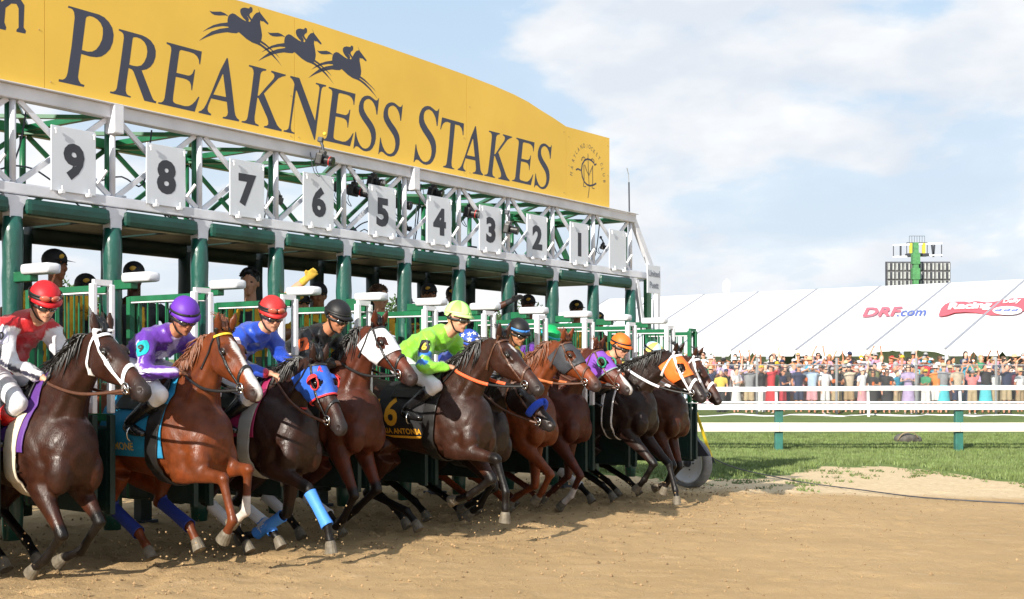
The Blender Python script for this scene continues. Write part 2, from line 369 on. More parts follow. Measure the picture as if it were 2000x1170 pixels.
# grass blades on the turf near the camera
def blades(n):
    X = rng.uniform(-1, 17, n*2); Y = 17.6+rng.random(n*2)**1.3*17; k = (edge_sd(X, Y) > .12+rng.random(n*2)*.3) & (X/Y < .46) & (X/Y > -.02); X, Y = X[k][:n], Y[k][:n]
    Z = turf_z(X, Y); n_ = len(X); a = rng.uniform(0, 6.28, n_); w = rng.uniform(.006, .014, n_); h = rng.uniform(.03, .075, n_)*(1+.5*(fbm(X*1.2, Y*1.2, 2)-.37)*2); lx = rng.normal(0, .022, n_); ly = rng.normal(0, .022, n_)
    P = np.stack([np.stack([X-w*np.cos(a), Y-w*np.sin(a), Z-.01], 1), np.stack([X+w*np.cos(a), Y+w*np.sin(a), Z-.01], 1), np.stack([X+lx, Y+ly, Z+h], 1)], 1).reshape(-1, 3)
    return P, np.arange(len(P)).reshape(-1, 3)
P_, F_ = blades(150000)
gb = link('grass', mkmesh('grass', P_, F_), mat('grass_blade', (.155, .21, .06), .6, var=.45, scale=2.2)); tag(gb, 'short mown green grass between the dirt track and the crowd', 'grass', kind='stuff')
# loose weeds on the sandy verge
X = rng.uniform(2.6, 9, 9000); Y = rng.uniform(16.6, 23, 9000); sd = edge_sd(X, Y); k = (sd < .2) & (sd > -3.2) & (fbm(X*3+9, Y*3, 3) > .53); X, Y = X[k], Y[k]; Z = dirt_z(X, Y)
P = []; 
for x, y, z in zip(X, Y, Z):
    for _ in range(3):
        a = random.uniform(0, 6.28); l = random.uniform(.03, .07); P += [(x-.01*math.sin(a), y+.01*math.cos(a), z-.005), (x+.01*math.sin(a), y-.01*math.cos(a), z-.005), (x+l*math.cos(a)*.8, y+l*math.sin(a)*.8, z+l*.7)]
tag(link('weeds', mkmesh('weeds', P, np.arange(len(P)).reshape(-1, 3)), MATS['grass_blade']), 'sparse green weeds on the sandy verge', 'weeds', kind='stuff')
# clods thrown up by the hooves and lying on the dirt
mb = MB()
def clod(c, r):
    v = np.array([(0, 0, 1), (1, 0, 0), (0, 1, 0), (-1, 0, 0), (0, -1, 0), (0, 0, -1)])*r*rng.uniform(.5, 1.2, (6, 1)); mb.add(v+np.array(c), [(0, 1, 2), (0, 2, 3), (0, 3, 4), (0, 4, 1), (5, 2, 1), (5, 3, 2), (5, 4, 3), (5, 1, 4)])
for _ in range(5200):
    s = random.uniform(-2.6, 9.5); d = random.gauss(.8, 1.5); p = G(s, d, 0); r = random.choice((.005, .006, .009, .013))*random.uniform(.7, 1.4)
    clod((p[0], p[1], float(dirt_z(np.array(p[0]), np.array(p[1])))+r*.3), r)
for _ in range(1500):
    x = random.uniform(-3.2, 6.5); y = random.uniform(7.5, 16.5); r = random.choice((.004, .006, .009))*random.uniform(.7, 1.4)
    clod((x, y, float(dirt_z(np.array(x), np.array(y)))+r*.3), r)
tag(mb.build('dirt_clods', mat('clod', (.34, .225, .115), 1, var=.6, scale=9)), 'loose clods lying on the churned dirt', 'dirt', kind='stuff')
mb = MB()
HOOF_SPRAY = [(-1.4, 1.0), (-.5, 1.9), (.5, 2.0), (.5, .8), (1.5, 1.2), (2.3, 1.4), (2.3, 2.2), (4.0, 1.2), (4.9, 1.0), (5.7, 1.7), (6.6, 1.3), (-.4, .9)]
for s, d in HOOF_SPRAY:
    for _ in range(60):
        p = G(s+random.gauss(0, .16), d+random.gauss(-.1, .22), 0); z = float(gz(p[0], p[1])); clod((p[0], p[1], z+abs(random.gauss(0, .15))+.02), random.choice((.003, .004, .006, .009)))
tag(mb.build('flying_dirt', mat('dry_dirt', (.46, .31, .16), 1, var=.4, scale=9)), 'grains of dirt thrown into the air by the hooves', 'dirt', kind='stuff')
# ================================================================== FENCES AND RAILS
white = mat('white_paint', (.78, .79, .82), .45, var=.06, scale=3)
cream = mat('cream_board', (.74, .69, .58), .6, var=.12, scale=2, col2=(.62, .56, .44), stretch=(.5, 4, 4))
greenp = mat('green_paint', (.012, .115, .065), .4, var=.25, scale=5)
rail = thing('rail_fence', 'white double rail on green posts along the near side of the grass', 'fence', (9, 28.3, 0))
def railz(x): return float(gz(x, 28.3))
XS = [-1.2, 2.35, 5.9, 9.88, 13.8, 17.8]
for i, x in enumerate(XS):
    mb = MB(); mb.rbox((x, 28.33, .5), (.17, .15, 1.2), r=.015); mb.build('post', mat('rail_post_green', (.03, .15, .12), .5, var=.3, scale=4), rail)
    if i < len(XS)-1:
        x2 = XS[i+1]; lap = .12
        mb = MB(); mb.rbox(((x+x2)/2, 28.2, 1.03), (x2-x-.006+lap*0, .05, .13), r=.012); mb.build('top_board', white, rail)
        mb = MB(); mb.rbox(((x+x2)/2, 28.27, 1.13), (x2-x-.006, .2, .035), r=.01); mb.build('cap_board', white, rail)
        mb = MB(); mb.rbox(((x+x2)/2, 28.2, .585), (x2-x-.006, .05, .20), r=.012); mb.build('lower_board', cream, rail)
rail2 = thing('turf_rail', 'low white tubular rail in front of the crowd fence', 'fence', (11, 45.2, 0))
for i in range(8):
    x = -4+i*3.25
    mb = MB(); mb.rbox((x+1.625, 45.2, 1.02+.006*(x-8)), (3.24, .09, .17), r=.03); mb.build('rail_tube', white, rail2)
    mb = MB(); mb.tube([(x+.35, 45.2, -.1), (x+.35, 45.3, .96)], .05); mb.build('post', white, rail2)
hose = thing('white_hose', 'white hose lying in slack curves on the grass in front of the crowd fence', 'hose', (9.5, 45.8, .03))
mb = MB(); mb.tube([(5+i*.42, 45.9+.55*math.sin(i*1.1)+.2*math.sin(i*2.7), .05+.015*math.sin(i)) for i in range(36)], .035, 6, 2); mb.build('hose', white, hose, smooth=True)
fence = thing('chain_link_fence', 'chain link fence on grey steel posts holding back the crowd', 'fence', (12, 47, 0))
galv = mat('galvanised_steel', (.45, .46, .48), .45, .7, var=.1)
for i in range(12):
    x = -6+i*2.93+.35
    mb = MB(); mb.tube([(x, 47.05, -.1), (x, 47.05, 2.12)], .045, 8); mb.build('post', galv, fence)
mb = MB(); mb.tube([(-6, 47, 1.86), (27, 47, 1.86)], .017, 6); mb.build('top_rail', galv, fence)
V = []; F = []
def wire(x0, z0, x1, z1, r=.0026):
    k = len(V); dx, dz = x1-x0, z1-z0; L = math.hypot(dx, dz); nx, nz = -dz/L*r, dx/L*r
    for (x, z) in ((x0, z0), (x1, z1)): V.extend([(x+nx, 46.98, z+nz), (x-nx, 46.98, z-nz), (x, 46.975, z)])
    F.extend([(k, k+3, k+4, k+1), (k+1, k+4, k+5, k+2), (k+2, k+5, k+3, k)])
st = .078; Hf = 1.86
for i in range(int(22/st)):
    x = 6+i*st; wire(x, .02, x+Hf*.8, Hf); wire(x+Hf*.8, .02, x, Hf)
o = link('wire_mesh', mkmesh('wire_mesh', V, F), mat('wire', (.34, .35, .37), .5, .4, var=.05)); o.parent = fence; o.location = -fence.location; WM[o.name] = Matrix.Identity(4); o['kind'] = 'stuff'
# ================================================================== MARQUEES
tentw = mat('tent_vinyl', (.70, .71, .74), .5, var=.05, scale=.4, bump=.15, bscale=.8)
seamm = mat('seam_grey', (.26, .27, .31), .6, var=.1)
green_sheet = mat('windscreen', (.13, .155, .145), .8, var=.25, scale=.7)
def marquee(name, label, A, B, run, he, hr, bays, arch=()):
    """eave from A to B (front, camera side), roof run behind it"""
    A = np.array(A, float); B = np.array(B, float); L = np.linalg.norm(B-A); t = (B-A)/L; nb = np.array((-t[1], t[0])); nb = nb if nb[1] > 0 else -nb
    T = thing(name, label, 'tent', (A[0], A[1], 0)); P = lambda u, w, z: (A[0]+t[0]*u+nb[0]*w, A[1]+t[1]*u+nb[1]*w, z)
    slope = (hr-he)/run
    for b in range(bays):
        u0, u1 = L*b/bays+.02, L*(b+1)/bays-.02; NU, NW = 8, 8; Vv = []
        for k in range(NW+1):
            w = run*k/NW
            for i in range(NU+1):
                u = u0+(u1-u0)*i/NU; sag = .10*math.sin(math.pi*i/NU)*math.sin(math.pi*min(1, k/NW))
                Vv.append(P(u, w, he+slope*w-sag))
        Ff = [(k*(NU+1)+i, k*(NU+1)+i+1, (k+1)*(NU+1)+i+1, (k+1)*(NU+1)+i) for k in range(NW) for i in range(NU)]
        mb = MB(); mb.add(Vv, Ff); mb.build('roof_panel', tentw, T, smooth=True)
        mb = MB(); Vv = []; NU = 24
        for i in range(NU+1):        # valance cut in shallow scallops with a notch at each scallop's end
            u = u0+(u1-u0)*i/NU; q = (i % 8)/8; dz = .34 if q else .13
            if b in arch: dz = .10+.24*abs(2*i/NU-1)**6 + (0 if q else -.05)
            Vv += [P(u, -.02, he), P(u, -.03, he-dz)]
        mb.add(Vv, [(2*i, 2*i+2, 2*i+3, 2*i+1) for i in range(NU)]); mb.build('valance', tentw, T)
    for b in range(bays+1):
        u = L*b/bays; mb = MB(); mb.bar(P(u, -.05, he+.01), P(u, run, hr+.01), .13, .05, (0, 0, 1)); mb.build('seam', seamm, T)
        mb = MB(); mb.bar(P(u, .1, 0), P(u, .1, he-.03), .14, .14, t.tolist()+[0]); mb.build('pole', white, T)
    mb = MB(); mb.add([P(0, run, hr-.05), P(L, run, hr-.05), P(L, run*2, he), P(0, run*2, he)], [(0, 1, 2, 3)]); mb.build('rear_roof', tentw, T)
    for b in range(bays):
        u0, u1 = L*b/bays+.1, L*(b+1)/bays-.1
        mb = MB(); mb.add([P(u0, 3.2, 0), P(u1, 3.2, 0), P(u1, 3.2, he+.4), P(u0, 3.2, he+.4)], [(0, 1, 2, 3)]); mb.build('side_wall', green_sheet if b in (4, 7) else tentw, T)
        if b % 2: mb = MB(); mb.bar(P((u0+u1)/2, 1.8, 0), P((u0+u1)/2, 1.8, he+.2), .1, .1, t.tolist()+[0]); mb.build('inner_pole', white, T)
    mb = MB(); mb.add([P(0, 0, he-.35), P(0, run, hr-.08), P(0, 2*run, he-.35), P(0, 2*run, 0), P(0, 0, 0)], [(0, 1, 2, 3, 4)]); mb.build('gable', tentw, T)
    return T, P, slope, t, nb
TA, TB = (.7, 83.15), (29.2, 51.4)
T1, TP, tsl, tt, tn = marquee('marquee', 'long white marquee with red and blue lettering on its roof behind the crowd', TA, TB, 8, 2.55, 6.2, 10, arch=(6,))
marquee('marquee', 'lower white marquee further off, seen through the starting gate', (-12, 96), (11, 88), 7, 2.4, 5.6, 5)
# lettering lies on the roof slope
redv = mat('print_red', (.70, .12, .16), .6, var=.05); bluev = mat('print_blue', (.08, .12, .42), .6, var=.05); wp = mat('print_white', (.8, .8, .8), .6, var=.02)
NRM = Vector((-tn[0]*tsl, -tn[1]*tsl, 1)).normalized(); RP0 = Vector(TP(0, 0, 2.55))
def on_roof(px, py, lift):      # where a surveyed sight line meets the front slope of the roof
    o_ = Vector((0, 0, 2.1)); d_ = Vector(((px-1000)/2500, 1, (700-py)/2500)); return o_+d_*((RP0-o_).dot(NRM)/d_.dot(NRM))+NRM*lift
def roof_print(name, V, F, x0, x1, y0, y1, m, lift=.05, lean=0, rise=0):
    V = np.array(V); a = V.min(0); b_ = V.max(0); q = (V-a)/(b_-a); mb = MB()
    mb.add([tuple(on_roof(x0+(x1-x0)*u+lean*w, y1+(y0-y1)*w-rise*u, lift)) for u, w in q], F); return mb.build(name, m, T1)
roof_print('lettering', *text2d('DRF', 1, .03), 1684, 1755, 602, 620, redv, lean=9, rise=2)
roof_print('lettering', *text2d('.com', 1, .01), 1751, 1806, 608, 619, bluev, lean=5, rise=1)
top_ = [(1833, 618), (1838, 604), (1845, 596), (1856, 591), (1868, 590), (1885, 590), (1893, 592), (1905, 589), (1915, 590), (1928, 592), (1945, 590), (1960, 587), (1975, 584), (2003, 583)]; bot_ = [(2003, 607), (1985, 612), (1960, 616), (1935, 617), (1905, 612), (1885, 611), (1865, 612), (1850, 617), (1838, 619)]
mb = MB(); mb.add([tuple(on_roof(x, y, .04)) for x, y in top_+bot_], [tuple(range(len(top_+bot_)))]); mb.build('banner_print', mat('banner_red', (.66, .10, .13), .6, var=.06), T1)
roof_print('lettering', *text2d('Racing', 1, .05), 1850, 1934, 594, 611, wp, .08, 6, 3)
roof_print('lettering', *text2d('Daily', 1, .04), 1958, 1992, 587, 597, wp, .08, 4, 2)
mb = MB(); mb.add([tuple(on_roof(1968+29*math.cos(a*.3142), 609+8.5*math.sin(a*.3142), .07)) for a in range(20)], [tuple(range(20))[::-1]]); mb.build('oval_print', wp, T1)
for k in (-17, 0, 15):
    mb = MB(); mb.add([tuple(on_roof(1968+k+a*18, 609-b2*14, .09)) for a, b2 in ((-.35, .02), (-.2, .12), (.1, .1), (.3, .25), (.42, .12), (.2, 0), (.4, -.2), (.1, -.08), (-.2, -.06), (-.45, -.22))], [tuple(range(10))]); mb.build('horse_print', bluev, T1)
# boom lift and the back of a video screen
lift = thing('boom_lift', 'green boom lift holding a white truss and yellow platform over the tent roof', 'lift', (34.5, 104, 0))
gl = mat('lift_green', (.07, .24, .09), .5, var=.3); yl = mat('lift_yellow', (.72, .55, .05), .5, var=.2); dk = mat('dark_metal', (.05, .055, .07), .5, .3)
def at(px, py, Y): return np.array(((px-1000)/2500*Y, Y, 2.1+(700-py)/2500*Y))
p = lambda x, y: at(x, y, 104)
mx_ = at(1788, 474, 102.3); mb = MB(); mb.box((mx_[0], 102.3, mx_[2]/2), (.40, .4, mx_[2])); mb.build('mast', gl, lift)
for z0 in (505, 535): mb = MB(); mb.box((mx_[0], 102.28, at(0, z0, 102.3)[2]), (.60, .5, .9)); mb.build('mast_sleeve', gl, lift)
for yy in (477, 500):
    mb = MB(); mb.bar(p(1744, yy+2), p(1840, yy-2), .12, .12); mb.build('truss_rail', white, lift)
for xx in (1745, 1759, 1820, 1825, 1839):
    mb = MB(); mb.bar(p(xx, 478), p(xx if xx not in (1820, 1825) else 1823, 502), .14 if xx in (1759, 1820, 1825) else .05, .08, (0, 1, 0)); mb.build('truss_strut', dk, lift)
for xx in (1779, 1804): mb = MB(); mb.bar(p(xx, 475), p(xx, 500), .22, .22, (0, 1, 0)); mb.build('yellow_ram', yl, lift)
mb = MB(); mb.rbox(p(1791, 498), (1.7, .8, .22)); mb.build('platform', dk, lift)
for xx in (1771, 1811): mb = MB(); mb.bar(p(xx, 474), p(xx, 498), .05, .05, (0, 1, 0)); mb.build('platform_rail', dk, lift)
mb = MB(); mb.bar(p(1771, 474), p(1811, 474), .05, .05); mb.build('platform_rail', dk, lift)
for xx in range(1776, 1810, 5): mb = MB(); mb.bar(p(xx, 461), p(xx, 474), .025, .02, (0, 1, 0)); mb.build('aerial_rod', dk, lift)
mb = MB(); mb.bar(p(1776, 461), p(1806, 461), .03, .03); mb.build('aerial_rod', dk, lift)
scr = thing('video_screen', 'back of a video screen made of grey panels hanging under the lift', 'screen', (34, 103.2, 6))
q = lambda x, y: at(x, y, 103.2)
gp1 = mat('panel_grey', (.17, .17, .18), .6, .3, var=.4, scale=2); gp2 = mat('panel_light', (.42, .44, .44), .6, var=.3)
mb = MB(); mb.box((q(1793, 0)[0], 103.3, q(0, 536)[2]), (q(1856, 0)[0]-q(1730, 0)[0], .12, q(0, 511)[2]-q(0, 561)[2])); mb.build('frame', dk, scr)
for r_ in range(3):
    for c_ in range(8):
        a = q(1732+c_*15.6, 513+r_*17); b = q(1732+c_*15.6+14.6, 513+r_*17+16)
        mb = MB(); mb.rbox(((a[0]+b[0])/2, 103.15, (a[2]+b[2])/2), (b[0]-a[0], .14, a[2]-b[2]), r=.02); pn = mb.build('panel', gp1, scr)
        for k in (.22, .5, .78):
            mb = MB(); mb.box((a[0]+(b[0]-a[0])*k, 103.04, (a[2]+b[2])/2), (.10, .06, (a[2]-b[2])*.8)); mb.build('panel_rib', gp2 if k != .5 else dk, pn)
flag = thing('feather_flag', 'tall white feather flag standing behind the marquee', 'flag', (15.5, 93, 0))
z0 = at(1417, 575, 93)[2]; mb = MB(); mb.tube([(15.5, 93, 0), (15.5, 93, z0), (15.6, 93, z0+1.1)], .03); mb.build('pole', white, flag)
mb = MB(); mb.add([(15.5, 93, z0-.3), (15.3, 93.02, z0+.4), (15.35, 93.02, z0+.9), (15.6, 93, z0+1.15), (15.85, 92.98, z0+.9), (15.75, 92.98, z0-.3)], [(0, 1, 2, 3, 4, 5)]); mb.build('flag_cloth', tentw, flag)
# ================================================================== TREES far behind the gate
def tree(label, x, y, h, r):
    T = thing('tree', label, 'tree', (x, y, 0)); bark = mat('bark', (.10, .075, .05), .9, var=.3)
    mb = MB(); mb.sweep([(x, y, -.2), (x+.1, y, h*.35), (x-.1, y, h*.62)], [h*.035, h*.025, h*.012], sub=3)
    for k in range(7):
        a = random.uniform(0, 6.28); z0 = h*random.uniform(.3, .55); mb.sweep([(x, y, z0), (x+math.cos(a)*r*.4, y+math.sin(a)*r*.4, z0+h*.14), (x+math.cos(a)*r*.75, y+math.sin(a)*r*.75, z0+h*.28)], [h*.014, h*.01, h*.004], seg=6)
    mb.build('trunk', bark, T, smooth=True)
    n = 2600; cl = [(random.gauss(0, r*.42), random.gauss(0, r*.42), h*.64+random.gauss(0, h*.14), random.uniform(.2, .42)*r) for _ in range(26)]
    P = []
    for i in range(n):
        cx, cy, cz, cr_ = random.choice(cl); d = Vector((random.gauss(0, 1), random.gauss(0, 1), random.gauss(0, 1))).normalized()*cr_*random.uniform(.55, 1); c = Vector((x+cx, y+cy, cz))+d
        a = Vector((random.gauss(0, 1), random.gauss(0, 1), random.gauss(0, 1))).normalized(); b = a.orthogonal().normalized(); l = random.uniform(.09, .18)*h/7
        P += [c-a*l, c+b*l*.6, c+a*l, c-b*l*.6]
    V = np.array([tuple(q) for q in P]); o = link('crown', mkmesh('crown', V-np.array((x, y, 0)), np.arange(len(V)).reshape(-1, 4)), mat('leaves', (.06, .11, .025), .7, var=.4, scale=1), T)
for lab, px, top, Y, r in (('small green tree seen between the gate bars above the leftmost riders', 185, 545, 70, 2.6), ('bare leaning tree seen beside the bare-headed gate hand', 795, 572, 90, 2.8), ('thin tree seen just right of the raised dark glove', 962, 592, 90, 2.2), ('round tree seen left of the black cap with blue band', 1008, 596, 110, 2.4)):
    x = (px-1000)/2500*Y; tree(lab, x, Y, 2.1+(700-top)/2500*Y, r)
# ---- odds and ends on the grass
bag = thing('camera_bag', 'grey and brown soft bag dropped on the grass under the rail', 'bag', (9.6, 31.3, 0))
mb = MB(); mb.ell((9.62, 31.3, .13), (.30, .17, .15)); mb.ell((9.85, 31.35, .1), (.2, .15, .13)); v, f = remesh(mb, .03, 3); WMb = np.array((9.6, 31.3, 0)); link('bag_body', mkmesh('bag_body', v-WMb, f, True), mat('bag_grey', (.10, .09, .08), .8, var=.5, scale=7), bag)
mb = MB(); mb.tube([(9.4, 31.2, .1), (9.5, 31.1, .27), (9.75, 31.12, .3), (9.9, 31.2, .16)], .018, 6, 4); mb.build('strap', mat('bag_strap', (.25, .19, .12), .8), bag, smooth=True)
mb = MB(); mb.rbox((9.2, 31.1, .035), (.35, .12, .03)); mb.build('flap', MATS['bag_strap'], bag)
rake = thing('rake', 'yellow handled rake leaning at the far end of the gate', 'rake', (3.5, 22.5, .17))
mb = MB(); mb.tube([(3.52, 22.6, .35), (3.2, 22.2, 1.15)], .028); mb.build('handle', mat('rake_yellow', (.72, .52, .03), .4), rake)
mb = MB(); mb.tube([(3.52, 22.6, .36), (3.6, 22.7, .2)], .03); mb.build('ferrule', dk, rake)
mb = MB(); mb.tube([(3.35, 22.9, .2), (3.5, 22.7, .22), (3.8, 22.6, .2), (4.1, 22.75, .2)], .012, 6, 3); mb.build('rake_head', galv, rake)
cab = MB(); pts = [(2.35, 17.2, .95), (3.0, 17.6, .62), (3.7, 18.1, .43)]+[(4.2, 18.2, float(gz(4.2, 18.2))+.03), (4.7, 16.9, float(gz(4.7, 16.9))+.02), (5.1, 15.8, float(gz(5.1, 15.8))+.02), (6.2, 15.2, float(gz(6.2, 15.2))+.015)]
cab.tube(pts, .008, 6, 5); o = cab.build('cable', dk, None, Matrix.Translation((2.35, 17.2, .95)), smooth=True); tag(o, 'thin dark cable running down from the gate end across the sand', 'cable')
